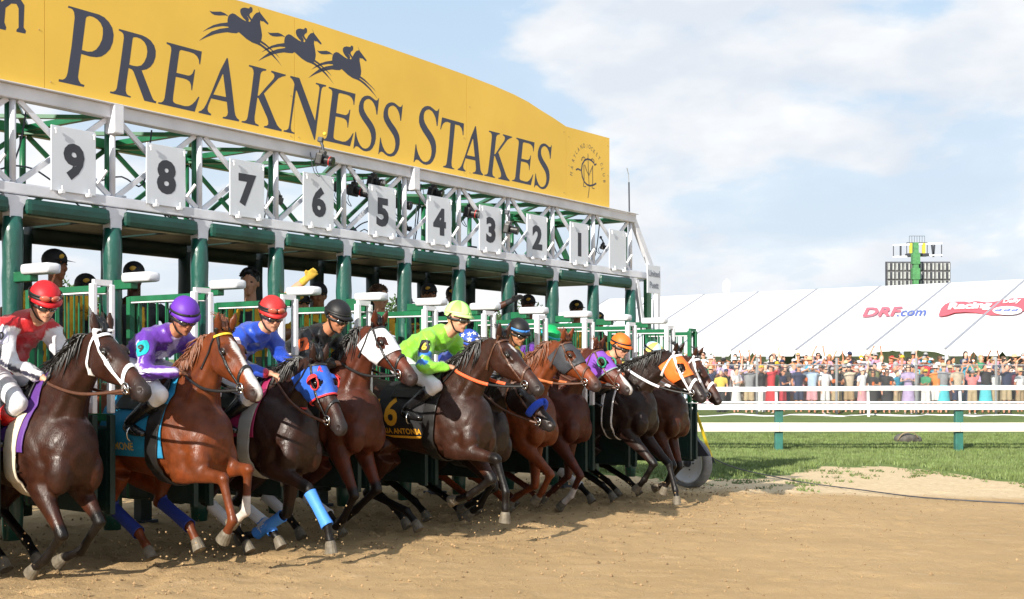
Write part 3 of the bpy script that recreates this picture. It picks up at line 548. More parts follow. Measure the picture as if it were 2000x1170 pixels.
# outlines of the painted lettering, in metres on the sign (along, up)
GLY = {"G":{"P":[[[-0.426,4.406],[-0.15,4.403],[-0.1,4.392],[-0.058,4.365],[-0.026,4.326],[-0.013,4.272],[-0.021,4.211],[-0.046,4.152],[-0.085,4.108],[-0.127,4.076],[-0.173,4.06],[-0.23,4.054],[-0.312,4.057],[-0.334,3.916],[-0.34,3.873],[-0.334,3.848],[-0.316,3.825],[-0.282,3.821],[-0.288,3.804],[-0.512,3.804],[-0.509,3.823],[-0.477,3.825],[-0.456,3.837],[-0.441,3.86],[-0.432,3.89],[-0.397,4.104],[-0.37,4.329],[-0.375,4.367],[-0.39,4.386],[-0.408,4.391],[-0.429,4.389]],[[-0.264,4.357],[-0.237,4.371],[-0.203,4.371],[-0.165,4.36],[-0.135,4.338],[-0.115,4.303],[-0.114,4.257],[-0.123,4.208],[-0.146,4.161],[-0.176,4.121],[-0.211,4.098],[-0.252,4.088],[-0.306,4.09],[-0.286,4.231],[-0.271,4.339]]],"R":[[[0.037,4.332],[0.259,4.33],[0.306,4.321],[0.347,4.304],[0.38,4.271],[0.395,4.232],[0.393,4.182],[0.373,4.129],[0.343,4.089],[0.303,4.06],[0.255,4.043],[0.347,3.864],[0.362,3.836],[0.377,3.82],[0.401,3.815],[0.395,3.799],[0.281,3.8],[0.176,4.016],[0.161,4.031],[0.128,4.036],[0.101,3.875],[0.101,3.845],[0.111,3.823],[0.129,3.814],[0.15,3.812],[0.147,3.8],[-0.049,3.801],[-0.046,3.815],[-0.019,3.818],[0.002,3.83],[0.016,3.853],[0.051,4.057],[0.083,4.268],[0.079,4.297],[0.065,4.311],[0.033,4.318]],[[0.176,4.295],[0.204,4.301],[0.244,4.298],[0.281,4.28],[0.303,4.249],[0.311,4.208],[0.303,4.163],[0.281,4.116],[0.252,4.083],[0.215,4.068],[0.176,4.064],[0.135,4.065],[0.154,4.193],[0.168,4.283]]],"E":[[[0.505,4.328],[0.873,4.327],[0.855,4.213],[0.846,4.213],[0.841,4.248],[0.822,4.275],[0.79,4.291],[0.749,4.295],[0.659,4.294],[0.642,4.288],[0.635,4.275],[0.605,4.093],[0.728,4.093],[0.752,4.101],[0.773,4.12],[0.79,4.157],[0.801,4.159],[0.769,3.976],[0.761,3.976],[0.757,4.02],[0.742,4.045],[0.714,4.056],[0.673,4.059],[0.598,4.057],[0.571,3.886],[0.569,3.852],[0.578,3.84],[0.598,3.833],[0.694,3.829],[0.735,3.837],[0.769,3.858],[0.804,3.892],[0.836,3.935],[0.846,3.933],[0.797,3.799],[0.418,3.801],[0.419,3.812],[0.451,3.817],[0.471,3.832],[0.484,3.859],[0.517,4.062],[0.552,4.266],[0.55,4.293],[0.537,4.306],[0.504,4.313]]],"A":[[[1.147,4.33],[1.159,4.329],[1.195,4.141],[1.236,3.875],[1.246,3.844],[1.264,3.823],[1.288,3.813],[1.283,3.798],[1.1,3.795],[1.104,3.809],[1.129,3.813],[1.15,3.828],[1.159,3.856],[1.147,3.946],[0.974,3.945],[0.941,3.876],[0.934,3.846],[0.944,3.824],[0.974,3.811],[0.971,3.797],[0.837,3.798],[0.84,3.811],[0.865,3.821],[0.895,3.847],[0.921,3.888],[0.978,3.999],[1.072,4.202]],[[1.1,4.179],[1.107,4.177],[1.138,3.987],[0.998,3.984],[1.045,4.075]]],"K":[[[1.401,4.321],[1.605,4.322],[1.599,4.308],[1.566,4.3],[1.545,4.284],[1.534,4.262],[1.5,4.066],[1.517,4.07],[1.611,4.172],[1.687,4.249],[1.701,4.275],[1.696,4.294],[1.681,4.303],[1.66,4.307],[1.664,4.322],[1.843,4.32],[1.835,4.307],[1.795,4.293],[1.748,4.267],[1.702,4.223],[1.575,4.099],[1.702,3.89],[1.733,3.843],[1.76,3.822],[1.791,3.809],[1.787,3.793],[1.573,3.794],[1.577,3.807],[1.607,3.814],[1.626,3.831],[1.625,3.86],[1.611,3.892],[1.51,4.045],[1.497,4.047],[1.465,3.872],[1.465,3.838],[1.476,3.815],[1.513,3.806],[1.512,3.794],[1.313,3.796],[1.316,3.808],[1.351,3.814],[1.373,3.829],[1.384,3.859],[1.421,4.045],[1.454,4.255],[1.45,4.283],[1.435,4.302],[1.398,4.306]]],"N":[[[1.896,4.321],[2.009,4.323],[2.21,3.962],[2.265,4.259],[2.267,4.284],[2.252,4.303],[2.218,4.306],[2.222,4.32],[2.355,4.322],[2.351,4.307],[2.321,4.302],[2.299,4.284],[2.289,4.251],[2.21,3.782],[2.199,3.78],[1.976,4.199],[1.965,4.198],[1.904,3.872],[1.902,3.835],[1.914,3.813],[1.949,3.806],[1.947,3.795],[1.81,3.795],[1.815,3.808],[1.845,3.814],[1.869,3.83],[1.881,3.862],[1.947,4.254],[1.932,4.281],[1.914,4.296],[1.894,4.305]]],"S":[[[3.088,4.332],[3.063,4.165],[3.05,4.164],[3.044,4.199],[3.032,4.236],[3.011,4.266],[2.983,4.289],[2.942,4.299],[2.906,4.287],[2.878,4.265],[2.866,4.235],[2.866,4.196],[2.882,4.165],[2.918,4.127],[2.975,4.083],[3.007,4.052],[3.032,4.016],[3.042,3.973],[3.04,3.922],[3.024,3.869],[2.995,3.825],[2.959,3.794],[2.906,3.777],[2.862,3.777],[2.826,3.788],[2.79,3.805],[2.766,3.807],[2.747,3.799],[2.731,3.777],[2.723,3.777],[2.751,3.946],[2.76,3.946],[2.77,3.902],[2.79,3.861],[2.818,3.826],[2.854,3.804],[2.89,3.802],[2.926,3.815],[2.955,3.841],[2.971,3.877],[2.977,3.918],[2.968,3.961],[2.946,3.997],[2.91,4.03],[2.854,4.077],[2.814,4.12],[2.798,4.156],[2.8,4.206],[2.814,4.247],[2.842,4.289],[2.878,4.315],[2.918,4.328],[2.959,4.33],[2.999,4.317],[3.032,4.304],[3.052,4.303],[3.069,4.313],[3.081,4.331]]],"T":[[[4.059,4.309],[4.424,4.305],[4.416,4.175],[4.403,4.177],[4.399,4.212],[4.38,4.248],[4.348,4.269],[4.274,4.269],[4.215,3.857],[4.218,3.822],[4.233,3.801],[4.265,3.797],[4.258,3.787],[4.075,3.785],[4.08,3.799],[4.111,3.806],[4.129,3.825],[4.138,3.858],[4.17,4.03],[4.197,4.27],[4.147,4.275],[4.111,4.267],[4.08,4.248],[4.057,4.218],[4.041,4.178],[4.029,4.177]]],"n":[[[-1.046,4.307],[-0.992,4.327],[-0.989,4.299],[-0.945,4.339],[-0.891,4.366],[-0.834,4.358],[-0.801,4.319],[-0.808,4.152],[-0.787,4.13],[-0.794,4.108],[-0.867,4.106],[-0.867,4.121],[-0.849,4.141],[-0.849,4.284],[-0.867,4.313],[-0.908,4.306],[-0.955,4.263],[-0.965,4.155],[-0.949,4.119],[-0.955,4.098],[-1.029,4.097],[-1.026,4.117],[-1.013,4.132],[-1.002,4.286],[-1.046,4.288]]],"horse":[[[1.503,4.854],[1.533,4.811],[1.629,4.741],[1.621,4.725],[1.566,4.746],[1.549,4.74],[1.533,4.745],[1.529,4.718],[1.544,4.665],[1.553,4.617],[1.547,4.583],[1.542,4.567],[1.599,4.549],[1.676,4.511],[1.732,4.481],[1.765,4.455],[1.72,4.479],[1.654,4.508],[1.593,4.531],[1.533,4.547],[1.527,4.542],[1.61,4.514],[1.687,4.472],[1.743,4.429],[1.793,4.386],[1.732,4.427],[1.659,4.466],[1.588,4.497],[1.533,4.516],[1.49,4.523],[1.436,4.526],[1.372,4.543],[1.319,4.567],[1.282,4.584],[1.256,4.568],[1.204,4.559],[1.152,4.554],[1.091,4.535],[1.02,4.509],[0.929,4.463],[0.84,4.411],[0.899,4.461],[0.979,4.522],[1.07,4.566],[1.168,4.598],[1.162,4.605],[1.101,4.596],[1.02,4.569],[0.939,4.531],[0.879,4.497],[0.939,4.543],[0.999,4.582],[1.07,4.613],[1.155,4.64],[1.155,4.662],[1.162,4.692],[1.178,4.714],[1.209,4.733],[1.24,4.733],[1.277,4.72],[1.329,4.705],[1.367,4.699],[1.359,4.707],[1.335,4.72],[1.31,4.741],[1.298,4.764],[1.3,4.787],[1.319,4.805],[1.351,4.817],[1.388,4.819],[1.402,4.821],[1.409,4.834],[1.425,4.841],[1.439,4.834],[1.442,4.814],[1.434,4.794],[1.415,4.782],[1.404,4.766],[1.412,4.75],[1.433,4.734],[1.441,4.748],[1.457,4.773],[1.484,4.801],[1.522,4.817]],[[1.372,4.749],[1.385,4.745],[1.42,4.717],[1.409,4.703],[1.393,4.705],[1.399,4.722],[1.391,4.737]]],"tail":[[[0.954,4.695],[0.984,4.694],[1.08,4.717],[1.121,4.714],[1.162,4.7],[1.157,4.696],[1.132,4.697],[1.06,4.678],[1.009,4.671],[0.979,4.677]]]},"inst":[["P",1,0,0],["R",1,0,0],["E",1,0,0],["A",1,0,0],["K",1,0,0],["N",1,0,0],["S",1,0,0],["T",1,0,0],["n",1,0,0],["E",0.987,1.891,0.043],["S",0.995,0.367,0.019],["S",1.117,0.564,-0.447],["S",0.976,3.053,0.094],["A",0.978,3.499,0.075],["K",0.969,3.506,0.113],["E",0.956,4.886,0.165],["horse",1,0.666,-0.035],["tail",1,0.666,-0.035],["horse",1,1.28,-0.068],["tail",1,1.28,-0.068],["horse",1,0,0],["tail",1,0,0]],"M":{"C":[[7.028,4.239],[6.988,4.217],[6.969,4.242],[6.91,4.266],[6.832,4.271],[6.765,4.245],[6.713,4.189],[6.694,4.112],[6.713,4.04],[6.755,3.981],[6.823,3.952],[6.891,3.95],[6.969,3.971],[7.024,3.997]],"fin":[[6.574,4.101],[6.618,4.121],[6.679,4.11]],"J":[[6.838,4.336],[6.844,4.165],[6.856,4.037],[6.865,3.909],[6.838,3.793]],"M1":[[6.746,4.189],[6.751,4.002],[6.736,3.923],[6.794,3.926]],"M2":[[6.937,4.199],[6.943,4.006],[6.93,3.926],[6.984,3.927]],"V":[[6.765,4.191],[6.813,4.117],[6.856,4.069],[6.9,4.14],[6.949,4.206]],"l1":[[6.694,4.231],[6.707,4.265],[6.74,4.284],[6.771,4.272],[6.778,4.25]],"l2":[[6.891,4.26],[6.91,4.279],[6.939,4.288],[6.969,4.274],[6.973,4.253]]},"LT":[["M",[6.477,4.04]],["A",[6.49,4.118]],["R",[6.518,4.209]],["Y",[6.55,4.264]],["L",[6.58,4.317]],["A",[6.631,4.358]],["N",[6.694,4.398]],["D",[6.755,4.422]],["J",[6.817,4.427]],["O",[6.875,4.427]],["C",[6.926,4.408]],["K",[6.979,4.383]],["E",[7.038,4.354]],["Y",[7.091,4.319]],["C",[7.147,4.248]],["L",[7.167,4.193]],["U",[7.197,4.124]],["B",[7.211,4.045]]]}
# ================================================================== STARTING GATE
gate = thing('starting_gate', 'green and white starting gate with padded posts and open barred doors behind the horses', 'starting gate', tuple(G(0, 0, .18)))
vinyl = mat('green_vinyl', (.006, .078, .058), .34, var=.4, scale=5, bump=.5, bscale=16, spec=.6, coat=.25, stretch=(1, 1, .35))
vinyl_d = mat('green_vinyl_shaded', (.004, .024, .020), .55, var=.35, scale=6, bump=.3, bscale=12)  # dark padding, with the shade under the gate deepened into its colour
vinyl_c = mat('green_vinyl_beam', (.005, .058, .042), .38, var=.35, scale=4, bump=.3, bscale=9, spec=.5)
gwhite = mat('gate_white', (.70, .72, .78), .4, var=.16, scale=4, bump=.05, bscale=30)
ggreen = mat('gate_green', (.012, .13, .055), .38, var=.3, scale=7)
padw = mat('pad_white', (.72, .73, .77), .5, var=.08, scale=5, bump=.15, bscale=10)
bay = [n*GW for n in range(-5, 10)]
ax = (U, VH, UP)
def gb_(s0, s1, d, h, dd, hh, name, m, par=None, r=.008):
    mb = MB(); mb.rbox(G((s0+s1)/2, d, h), ((s1-s0)/U[0]*.6, dd, hh), ax, r); return mb.build(name, m, par or gate)
S0, S1 = bay[0], 7.95
# main beams (front white, rear green), split where the photograph shows joints
for a, b in ((S0, -.002), (.002, 3.598), (3.602, S1)):
    gb_(a, b, 0, 3.655, .10, .10, 'upper_beam', gwhite)
    gb_(a, b, -1.26, 3.655, .08, .09, 'rear_upper_beam', ggreen)
gb_(S0, 8.58, 0, 2.94, .09, .085, 'lower_beam', gwhite); gb_(S0, 8.58, -1.26, 2.95, .08, .09, 'rear_lower_beam', ggreen)
gb_(S0, S1, .066, 3.712, .05, .010, 'beam_cap', padw)
D2 = -1.26
for i, s in enumerate(bay):
    # uprights and crossed braces of the truss
    for d, m, w, nm in ((0, gwhite, .045, 'truss_post'), (-.07, ggreen, .04, 'truss_post'), (D2, ggreen, .05, 'rear_truss_post')):
        mb = MB(); mb.tube([G(s, d, 2.98), G(s, d, 3.6)], w*.55, 10); mb.build(nm, m, gate, smooth=True)
    if i < len(bay)-1:
        t = bay[i+1]
        for a, b in ((s+.04, t-.04), (t-.04, s+.04)):
            for d, m, nm in ((0+(.012 if a < b else -.012), gwhite, 'truss_brace'), (D2+(.012 if a < b else -.012), ggreen, 'rear_truss_brace')):
                mb = MB(); mb.bar(G(a, d, 3.605), G(b, d, 2.985), .022, .04, U); mb.build(nm, m, gate)
        for (a, da, b, db) in ((s, -.05, t, D2+.04), (s, D2+.04, t, -.05)):
            mb = MB(); mb.bar(G(a, da, 3.655+(.03 if da == -.05 else -.03)), G(b, db, 3.655+(.03 if da == -.05 else -.03)), .05, .03); mb.build('roof_brace', ggreen, gate)
        # padded crossbar between brackets, and the dark underside going back
        mb = MB(); cbx = G(t-.07, .0, 2.80)-G(s+.07, .0, 2.80); mb.rbox((G(s+.07, .0, 2.81)+G(t-.07, .0, 2.81))/2, (np.linalg.norm(cbx), .17, .125), ax, .04); mb.build('padded_crossbar', vinyl_c, gate)
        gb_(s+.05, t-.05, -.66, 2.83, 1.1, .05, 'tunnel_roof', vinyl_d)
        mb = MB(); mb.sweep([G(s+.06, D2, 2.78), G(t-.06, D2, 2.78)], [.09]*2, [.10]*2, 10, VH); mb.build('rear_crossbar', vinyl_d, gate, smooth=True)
    mb = MB(); mb.bar(G(s, -.05, 3.66), G(s, D2+.04, 3.66), .05, .05); mb.build('roof_beam', ggreen, gate)
    # flared white bracket, padded post, rear post
    mb = MB(); v = [G(s-.10, .05, 2.888), G(s+.10, .05, 2.888), G(s+.055, .05, 2.80), G(s+.052, .05, 2.72), G(s-.052, .05, 2.72), G(s-.055, .05, 2.80)]; v2 = [q-VH*.10 for q in v]
    mb.add(v+v2, [tuple(range(6)), tuple(range(11, 5, -1))]+[(k, (k+1) % 6+0, (k+1) % 6+6, k+6)[::-1] for k in range(6)]); mb.build('post_bracket', gwhite, gate, fixn=True)
    if s < 8.3:
        mb = MB(); P = [G(s, 0, h) for h in np.linspace(.32, 2.73, 22)]; rr = [.074+.003*math.sin(k*2.1+i) for k in range(22)]; rr[0] = rr[-1] = .066
        mb.sweep(P, rr, [x*1.02 for x in rr], 18, VH); mb.build('padded_post', vinyl, gate, smooth=True)
        mb = MB(); mb.sweep([G(s+.052, -.055, h) for h in np.linspace(.34, 2.70, 30)], [.028+.006*(k % 2) for k in range(30)], None, 6, VH); mb.build('post_lacing', vinyl_d, gate)
        mb = MB(); mb.sweep([G(s, D2, h) for h in np.linspace(.34, 2.75, 12)], [.078+.003*math.sin(k*1.7) for k in range(12)], None, 14, VH); mb.build('rear_post', vinyl_d, gate, smooth=True)
        # stall partition behind the post
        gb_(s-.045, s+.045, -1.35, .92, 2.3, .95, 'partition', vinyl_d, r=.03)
        mb = MB(); mb.tube([G(s, -2.5, 1.62), G(s, -.08, 1.62)], .028, 8); mb.build('partition_rail', ggreen, gate, smooth=True)
        mb = MB(); mb.tube([G(s, -2.5, .35), G(s, -2.5, 2.1)], .035, 8); mb.build('tail_post', ggreen, gate, smooth=True)
    # upper stub that carries the white pad, and the pad
    if -4*GW < s:
        gb_(s-.035, s+.035, .17, 2.275, .22, .075, 'pad_arm', ggreen)
        mb = MB(); mb.rbox(G(s, .36, 2.325), (.13, .34, .078), ax, .028); mb.build('white_pad', padw, gate, smooth=True)
        for sg in (-1, 1):
            # open door leaf, hinged by the post and swung ahead
            a0, a1 = s+sg*.035, s+sg*(.085 if sg > 0 else .06); x = lambda u, h: G(a0+(a1-a0)*u, .28+(.80 if s < 7.5 else .62)*u, h)
            mb = MB(); dvec = x(1, 1)-x(0, 1); dl = np.linalg.norm(dvec); dvec /= dl
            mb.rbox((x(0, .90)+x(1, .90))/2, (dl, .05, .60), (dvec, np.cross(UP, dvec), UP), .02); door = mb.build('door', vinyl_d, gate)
            mb = MB(); mb.bar(x(0, 2.155), x(1, 2.155), .035, .04); mb.build('top_rail', ggreen, door)
            mb = MB(); mb.bar(x(0, 2.128), x(1, 2.128), .02, .012); mb.build('rail_trim', padw, door)
            mb = MB(); mb.bar(x(0, 1.26), x(1, 1.26), .035, .05); mb.build('mid_rail', ggreen, door)
            mb = MB(); mb.bar(x(.0, .6), x(.0, 2.17), .045, .045, VH); mb.build('hinge_post', ggreen, door)
            for k in range(1, 7):
                u = k/7; mb = MB(); mb.bar(x(u, 1.22), x(u, 2.14), .010, .010, VH); mb.build('bar', ggreen, door)
            mb = MB(); mb.rbox(x(1.0, 1.74), (.038, .05, .90), ax, .008); mb.build('end_post', padw if s < 7.5 else ggreen, door)
            mb = MB(); mb.rbox(x(1.0, .93), (.045, .05, .70), ax, .008); mb.build('lower_end_post', vinyl_d, door)
        de = 1.08 if s < 7.5 else .90; mb = MB(); mb.bar(G(s-.06, de, 2.2), G(s+.085, de, 2.2), .03, .04); mb.build('door_tie', padw if s < 7.5 else ggreen, gate)
for s in (0, 3.6, -3.6): mb = MB(); mb.rbox(G(s, .03, 3.60), (.10, .12, .24), ax, .012); mb.build('hanger_box', gwhite, gate)
# far end frame
mb = MB(); mb.bar(G(7.93, 0, 3.66), G(8.50, 0, 2.93), .06, .08, U); mb.build('end_brace', gwhite, gate)
mb = MB(); mb.bar(G(7.95, D2, 3.62), G(8.50, D2, 2.95), .06, .06, U); mb.build('end_brace', ggreen, gate)
mb = MB(); mb.bar(G(7.93, -.05, 3.655), G(7.95, D2, 3.655), .07, .07); mb.build('roof_beam', ggreen, gate)
mb = MB(); mb.bar(G(8.52, 0, .5), G(8.56, 0, 2.9), .07, .07, VH); mb.build('end_post', gwhite, gate)
mb = MB(); mb.bar(G(8.40, -.05, .5), G(8.40, -.05, 2.9), .12, .05, VH); mb.build('end_column', ggreen, gate)
mb = MB(); mb.bar(G(7.98, .03, 2.86), G(8.16, .03, 2.2), .06, .05, VH); mb.build('end_strut', gwhite, gate)
mb = MB(); mb.bar(G(8.54, 0, 2.93), G(8.54, D2, 2.93), .07, .07); mb.build('end_beam', gwhite, gate)
mb = MB(); mb.rbox(G(8.5, .55, .96), (.04, .12, .62), ax, .01); mb.build('end_plate', padw, gate)
mb = MB(); mb.rbox(G(8.42, .46, .70), (.05, .36, .36), ax, .02); mb.build('end_skirt', vinyl_d, gate)
mb = MB(); mb.add([G(8.5, .64, .85), G(8.5, .84, .6), G(8.5, .64, .58), G(8.44, .64, .85), G(8.44, .84, .6), G(8.44, .64, .58)], [(0, 1, 2), (5, 4, 3), (0, 3, 4, 1), (1, 4, 5, 2), (0, 2, 5, 3)]); mb.build('end_gusset', dk, gate)
for s, d in ((7.2, -.6), (7.9, -1.1), (5.4, -1.2), (3.4, -1.1), (1.2, -1.2)):
    mb = MB(); mb.rbox(G(s, d, .42), (.12, .12, .45), ax, .01); mb.build('jack_leg', vinyl_d, gate); mb = MB(); mb.rbox(G(s, d, .2), (.2, .2, .03), ax, .005); mb.build('jack_foot', dk, gate)
rubber = mat('tyre_rubber', (.22, .215, .21), .85, var=.3, scale=12, bump=.3)
def wheel(s, d):
    p = G(s, d, 0); R0 = .34; c = np.array((p[0], p[1], float(gz(p[0], p[1]))+R0-.02)); a = np.array((-.743, -.669, 0)); e1 = np.array((.669, -.743, 0)); e2 = UP
    def ring(prof, m, nm, par):
        V = []; F = []; n = 40; k = len(prof)
        for i in range(n):
            t = 2*math.pi*i/n
            for w, r in prof: V.append(c+a*w+(e1*math.cos(t)+e2*math.sin(t))*r)
        for i in range(n):
            for j in range(k-1): F.append((i*k+j, i*k+j+1, ((i+1) % n)*k+j+1, ((i+1) % n)*k+j))
        mb = MB(); mb.add(V, F); return mb.build(nm, m, par, smooth=True, fixn=False)
    W = ring([(.05, .262), (.075, .285), (.085, .31), (.07, .332), (.04, .342), (-.04, .342), (-.07, .332), (-.085, .3), (-.05, .262)], rubber, 'wheel', gate)
    ring([(.066, .270), (.074, .262), (.060, .245), (.03, .225), (.015, .13), (.035, .07), (.035, .001)], padw, 'rim', W)
    mb = MB(); mb.sweep([c+a*.02, c+a*.07, c+a*.09], [.06, .05, .03], seg=14); mb.build('hub', dk, W, smooth=True)
    for i in range(5): t = i*1.257; mb = MB(); mb.ell(c+a*.035+(e1*math.cos(t)+e2*math.sin(t))*.09, (.012,)*3, nu=6, nv=4); mb.build('wheel_nut', dk, W)
wheel(8.8, .36); wheel(8.8, -1.7)
# small loudspeakers / lock boxes on the doors' rear edge
# ------------------------------------------------------------------ number boards
board_m = mat('board_white', (.62, .66, .72), .35, var=.05, scale=3); ink = mat('board_ink', (.035, .038, .05), .55, var=.1); navy = mat('sign_navy', (.045, .052, .085), .55, var=.1, scale=2)
for k in range(12):
    num = 11-k; sc = (8.53-num+.02)*GW; nm = str(num) if num > 0 else ''
    WORD = {0: 'blank white board, last of the row at the far end of the truss', 1: 'white board marked one, just left of the blank board', 2: 'white board marked two, right of the hanging camera', 3: 'white board marked three, right of the red-ringed camera',
            4: 'white board marked four, under the letters ST of the sign', 5: 'white board marked five, between two clusters of cameras', 6: 'white board marked six, right of the camera hung from the sign', 7: 'white board marked seven, under the letters KN of the sign',
            8: 'white board marked eight, under the letters EA of the sign', 9: 'white board marked nine, leftmost numbered board in view', 10: 'white board marked ten, outside the left edge of the view'}
    lab = WORD.get(num)
    if num > 10: continue
    B = thing('number_board', lab, 'number board', tuple(G(sc, .07, 2.96)), group='number boards on the gate')
    mb = MB(); mb.rbox(G(sc, .056, 3.21), (.395, .012, .50), ax, .004); mb.build('plate', board_m, B)
    if nm:
        V, F = text2d(nm, .285, .05); V = V*np.array((1.02, 1)); mb = MB(); mb.add([G(sc, .0635, 3.20)+U*a+UP*b for a, b in V], F); mb.build('digit', ink, B)
    for a, b in ((-.17, 3.43), (.17, 3.43)):
        mb = MB(); mb.tube([G(sc+a, .075, b), G(sc+a, .088, b+.002)], .011, 8); mb.tube([G(sc+a, .082, b), G(sc+a, .082, b-.035)], .006, 6); mb.build('hook', padw, B)
    for a in (-.12, .12): mb = MB(); mb.tube([G(sc+a, .055, 2.955), G(sc+a, .105, 2.955)], .016, 8); mb.tube([G(sc+a, .09, 2.955), G(sc+a, .09, 3.0)], .008, 6); mb.build('stud', padw, B)
    mb = MB(); mb.tube([G(sc+.21, .06, 3.06), G(sc+.27, .10, 3.17)], .014, 8); mb.build('latch', padw, B)
us = thing('maker_sign', 'small white sign with two words at the far end of the gate', 'sign', tuple(G(8.27, .1, 2.7)))
mb = MB(); mb.rbox(G(8.27, .12, 2.89), (.33, .012, .37), ax, .004); mb.build('plate', board_m, us)
grey_ink = mat('grey_ink', (.20, .22, .27), .6)
for tx, h in (('United', 2.965), ('Puett', 2.815)):
    V, F = text2d(tx, .085, .02); mb = MB(); mb.add([G(8.27, .13, h)+U*a*.92+UP*b for a, b in V], F); mb.build('lettering', grey_ink, us)
# ------------------------------------------------------------------ the yellow sign
for i in range(9):
    a = -2+i*1.15; mb = MB(); d0 = random.choice((-.09, -.12, D2+.08)); mb.tube([G(a+k*.2, d0+random.uniform(-.02, .02), 3.03+.10*math.sin(k*1.3+i)+random.uniform(0, .10)) for k in range(7)]+[G(a+1.3, d0, 3.6)], .007, 5, 4); mb.build('cable', dk, gate, smooth=True)
for i in range(8): s = bay[5+i]+random.uniform(.1, .7); mb = MB(); mb.rbox(G(s, -.1, 2.995), (.10, .06, .05), ax, .008); mb.build('junction_box', dk if i % 2 else gwhite, gate)
sign = thing('race_sign', 'long yellow sign with dark lettering and three galloping horses above the gate', 'sign', tuple(G(0, .1, 3.71)))
yel = mat('sign_yellow', (.82, .53, .072), .5, var=.08, scale=1.1, bump=.12, bscale=1.6)
TOPS = [-9, -6, -4.4, -3.4, -2.6, -1.9, -1.22, 0, 1.33, 2.2, 3.114, 3.977, 4.445, 4.94, 5.317, 5.60, 5.813, 6.10, 6.368, 7.32]
TOPH = [4.59, 4.59, 4.59, 4.60, 4.64, 4.70, 4.746, 4.81, 4.863, 4.875, 4.868, 4.848, 4.834, 4.812, 4.784, 4.748, 4.703, 4.65, 4.592, 4.604]
SEAMS = [-6, -3.2, -.632, 1.948, 4.471, 6.368, 7.33]
for a, b in zip(SEAMS, SEAMS[1:]):
    ss = sorted({a+.002, b-.002}|{x for x in TOPS if a < x < b}|set(np.linspace(a+.002, b-.002, 14))); ss = [x for x in ss]
    top = [G(x, .035, float(np.interp(x, TOPS, TOPH))) for x in ss]; bot = [G(x, .035, 3.712) for x in ss][::-1]; n = len(top+bot); V = top+bot; V2 = [q-VH*.035 for q in V]
    mb = MB(); F = [(i, i+1, n-2-i, n-1-i) for i in range(len(ss)-1)]; F2 = [tuple(j+n for j in q)[::-1] for q in F]; mb.add(V+V2, F+F2+[(i, i+n, (i+1) % n+n, (i+1) % n) for i in range(n)]); pn = mb.build('sign_panel', yel, sign)
    for hh in (3.78, 4.15, 4.5):
        for x in (a+.05, b-.05):
            if random.random() < .8: mb = MB(); mb.ell(G(x, .0355, hh+random.uniform(-.02, .02)), (.007, .003, .007), nu=6, nv=4); mb.build('screw', mat('screw', (.30, .20, .06), .6), sign)
def flat(name, polys, m, par, d=.0356, sc=1, ds=0, dh=0):
    cu = bpy.data.curves.new('t', 'CURVE'); cu.dimensions = '2D'; cu.fill_mode = 'BOTH'
    for P in polys:
        sp_ = cu.splines.new('POLY'); sp_.points.add(len(P)-1); sp_.use_cyclic_u = True
        for i, (a, b) in enumerate(P): sp_.points[i].co = (a*sc+ds, b*sc+dh, 0, 1)
    o = bpy.data.objects.new('t', cu); _tmp.collection.objects.link(o); vl = _tmp.view_layers[0]; vl.update(); e = o.evaluated_get(vl.depsgraph); me = e.to_mesh()
    V = [G(v.co.x, d, v.co.y) for v in me.vertices]; F = [tuple(p.vertices) for p in me.polygons]; e.to_mesh_clear(); _tmp.collection.objects.unlink(o); bpy.data.objects.remove(o)
    mb = MB(); mb.add(V, F); return mb.build(name, m, par)
for k, sc, ds, dh in GLY['inst']:
    flat({'horse': 'galloping_horse', 'tail': 'horse_tail'}.get(k, 'letter'), GLY['G'][k], navy, sign, .0356 if k not in ('tail',) else .0359, sc, ds, dh)
def ribbon(name, P, w, m, par, d=.0358):
    P = np.array(P); V = []
    for i in range(len(P)):
        t = P[min(i+1, len(P)-1)]-P[max(i-1, 0)]; t = t/np.linalg.norm(t); nn = np.array((-t[1], t[0]))*w/2; V += [G(P[i][0]+nn[0], d, P[i][1]+nn[1]), G(P[i][0]-nn[0], d, P[i][1]-nn[1])]
    mb = MB(); mb.add(V, [(2*i, 2*i+1, 2*i+3, 2*i+2) for i in range(len(P)-1)]); return mb.build(name, m, par)
for k, P in GLY['M'].items(): ribbon('monogram', P, .022 if k == 'C' else .010 if k != 'fin' else .02, navy, sign, .0357+.0003*list(GLY['M']).index(k))
LT = GLY['LT']
for i, (ch, (a, b)) in enumerate(LT):
    p0 = LT[max(i-1, 0)][1]; p1 = LT[min(i+1, len(LT)-1)][1]; an = math.atan2(p1[1]-p0[1], p1[0]-p0[0]); V, F = text2d(ch, .052); V = V*np.array((.8, 1)); ca, sa = math.cos(an), math.sin(an)
    mb = MB(); mb.add([G(a, .0356, b)+U*(x*ca-y*sa)+UP*(x*sa+y*ca) for x, y in V], F); mb.build('letter', navy, sign)
aer = thing('aerial', 'thin whip aerial standing on the far end of the gate', 'aerial', tuple(G(7.86, 0, 3.71)))
mb = MB(); mb.tube([G(7.86, 0, 3.71), G(7.85, 0, 4.12)], .010, 6); mb.build('lower_tube', dk, aer); mb = MB(); mb.tube([G(7.85, 0, 4.12), G(7.84, 0, 4.22), G(7.80, 0, 4.3)], .005, 6); mb.build('whip', galv, aer)
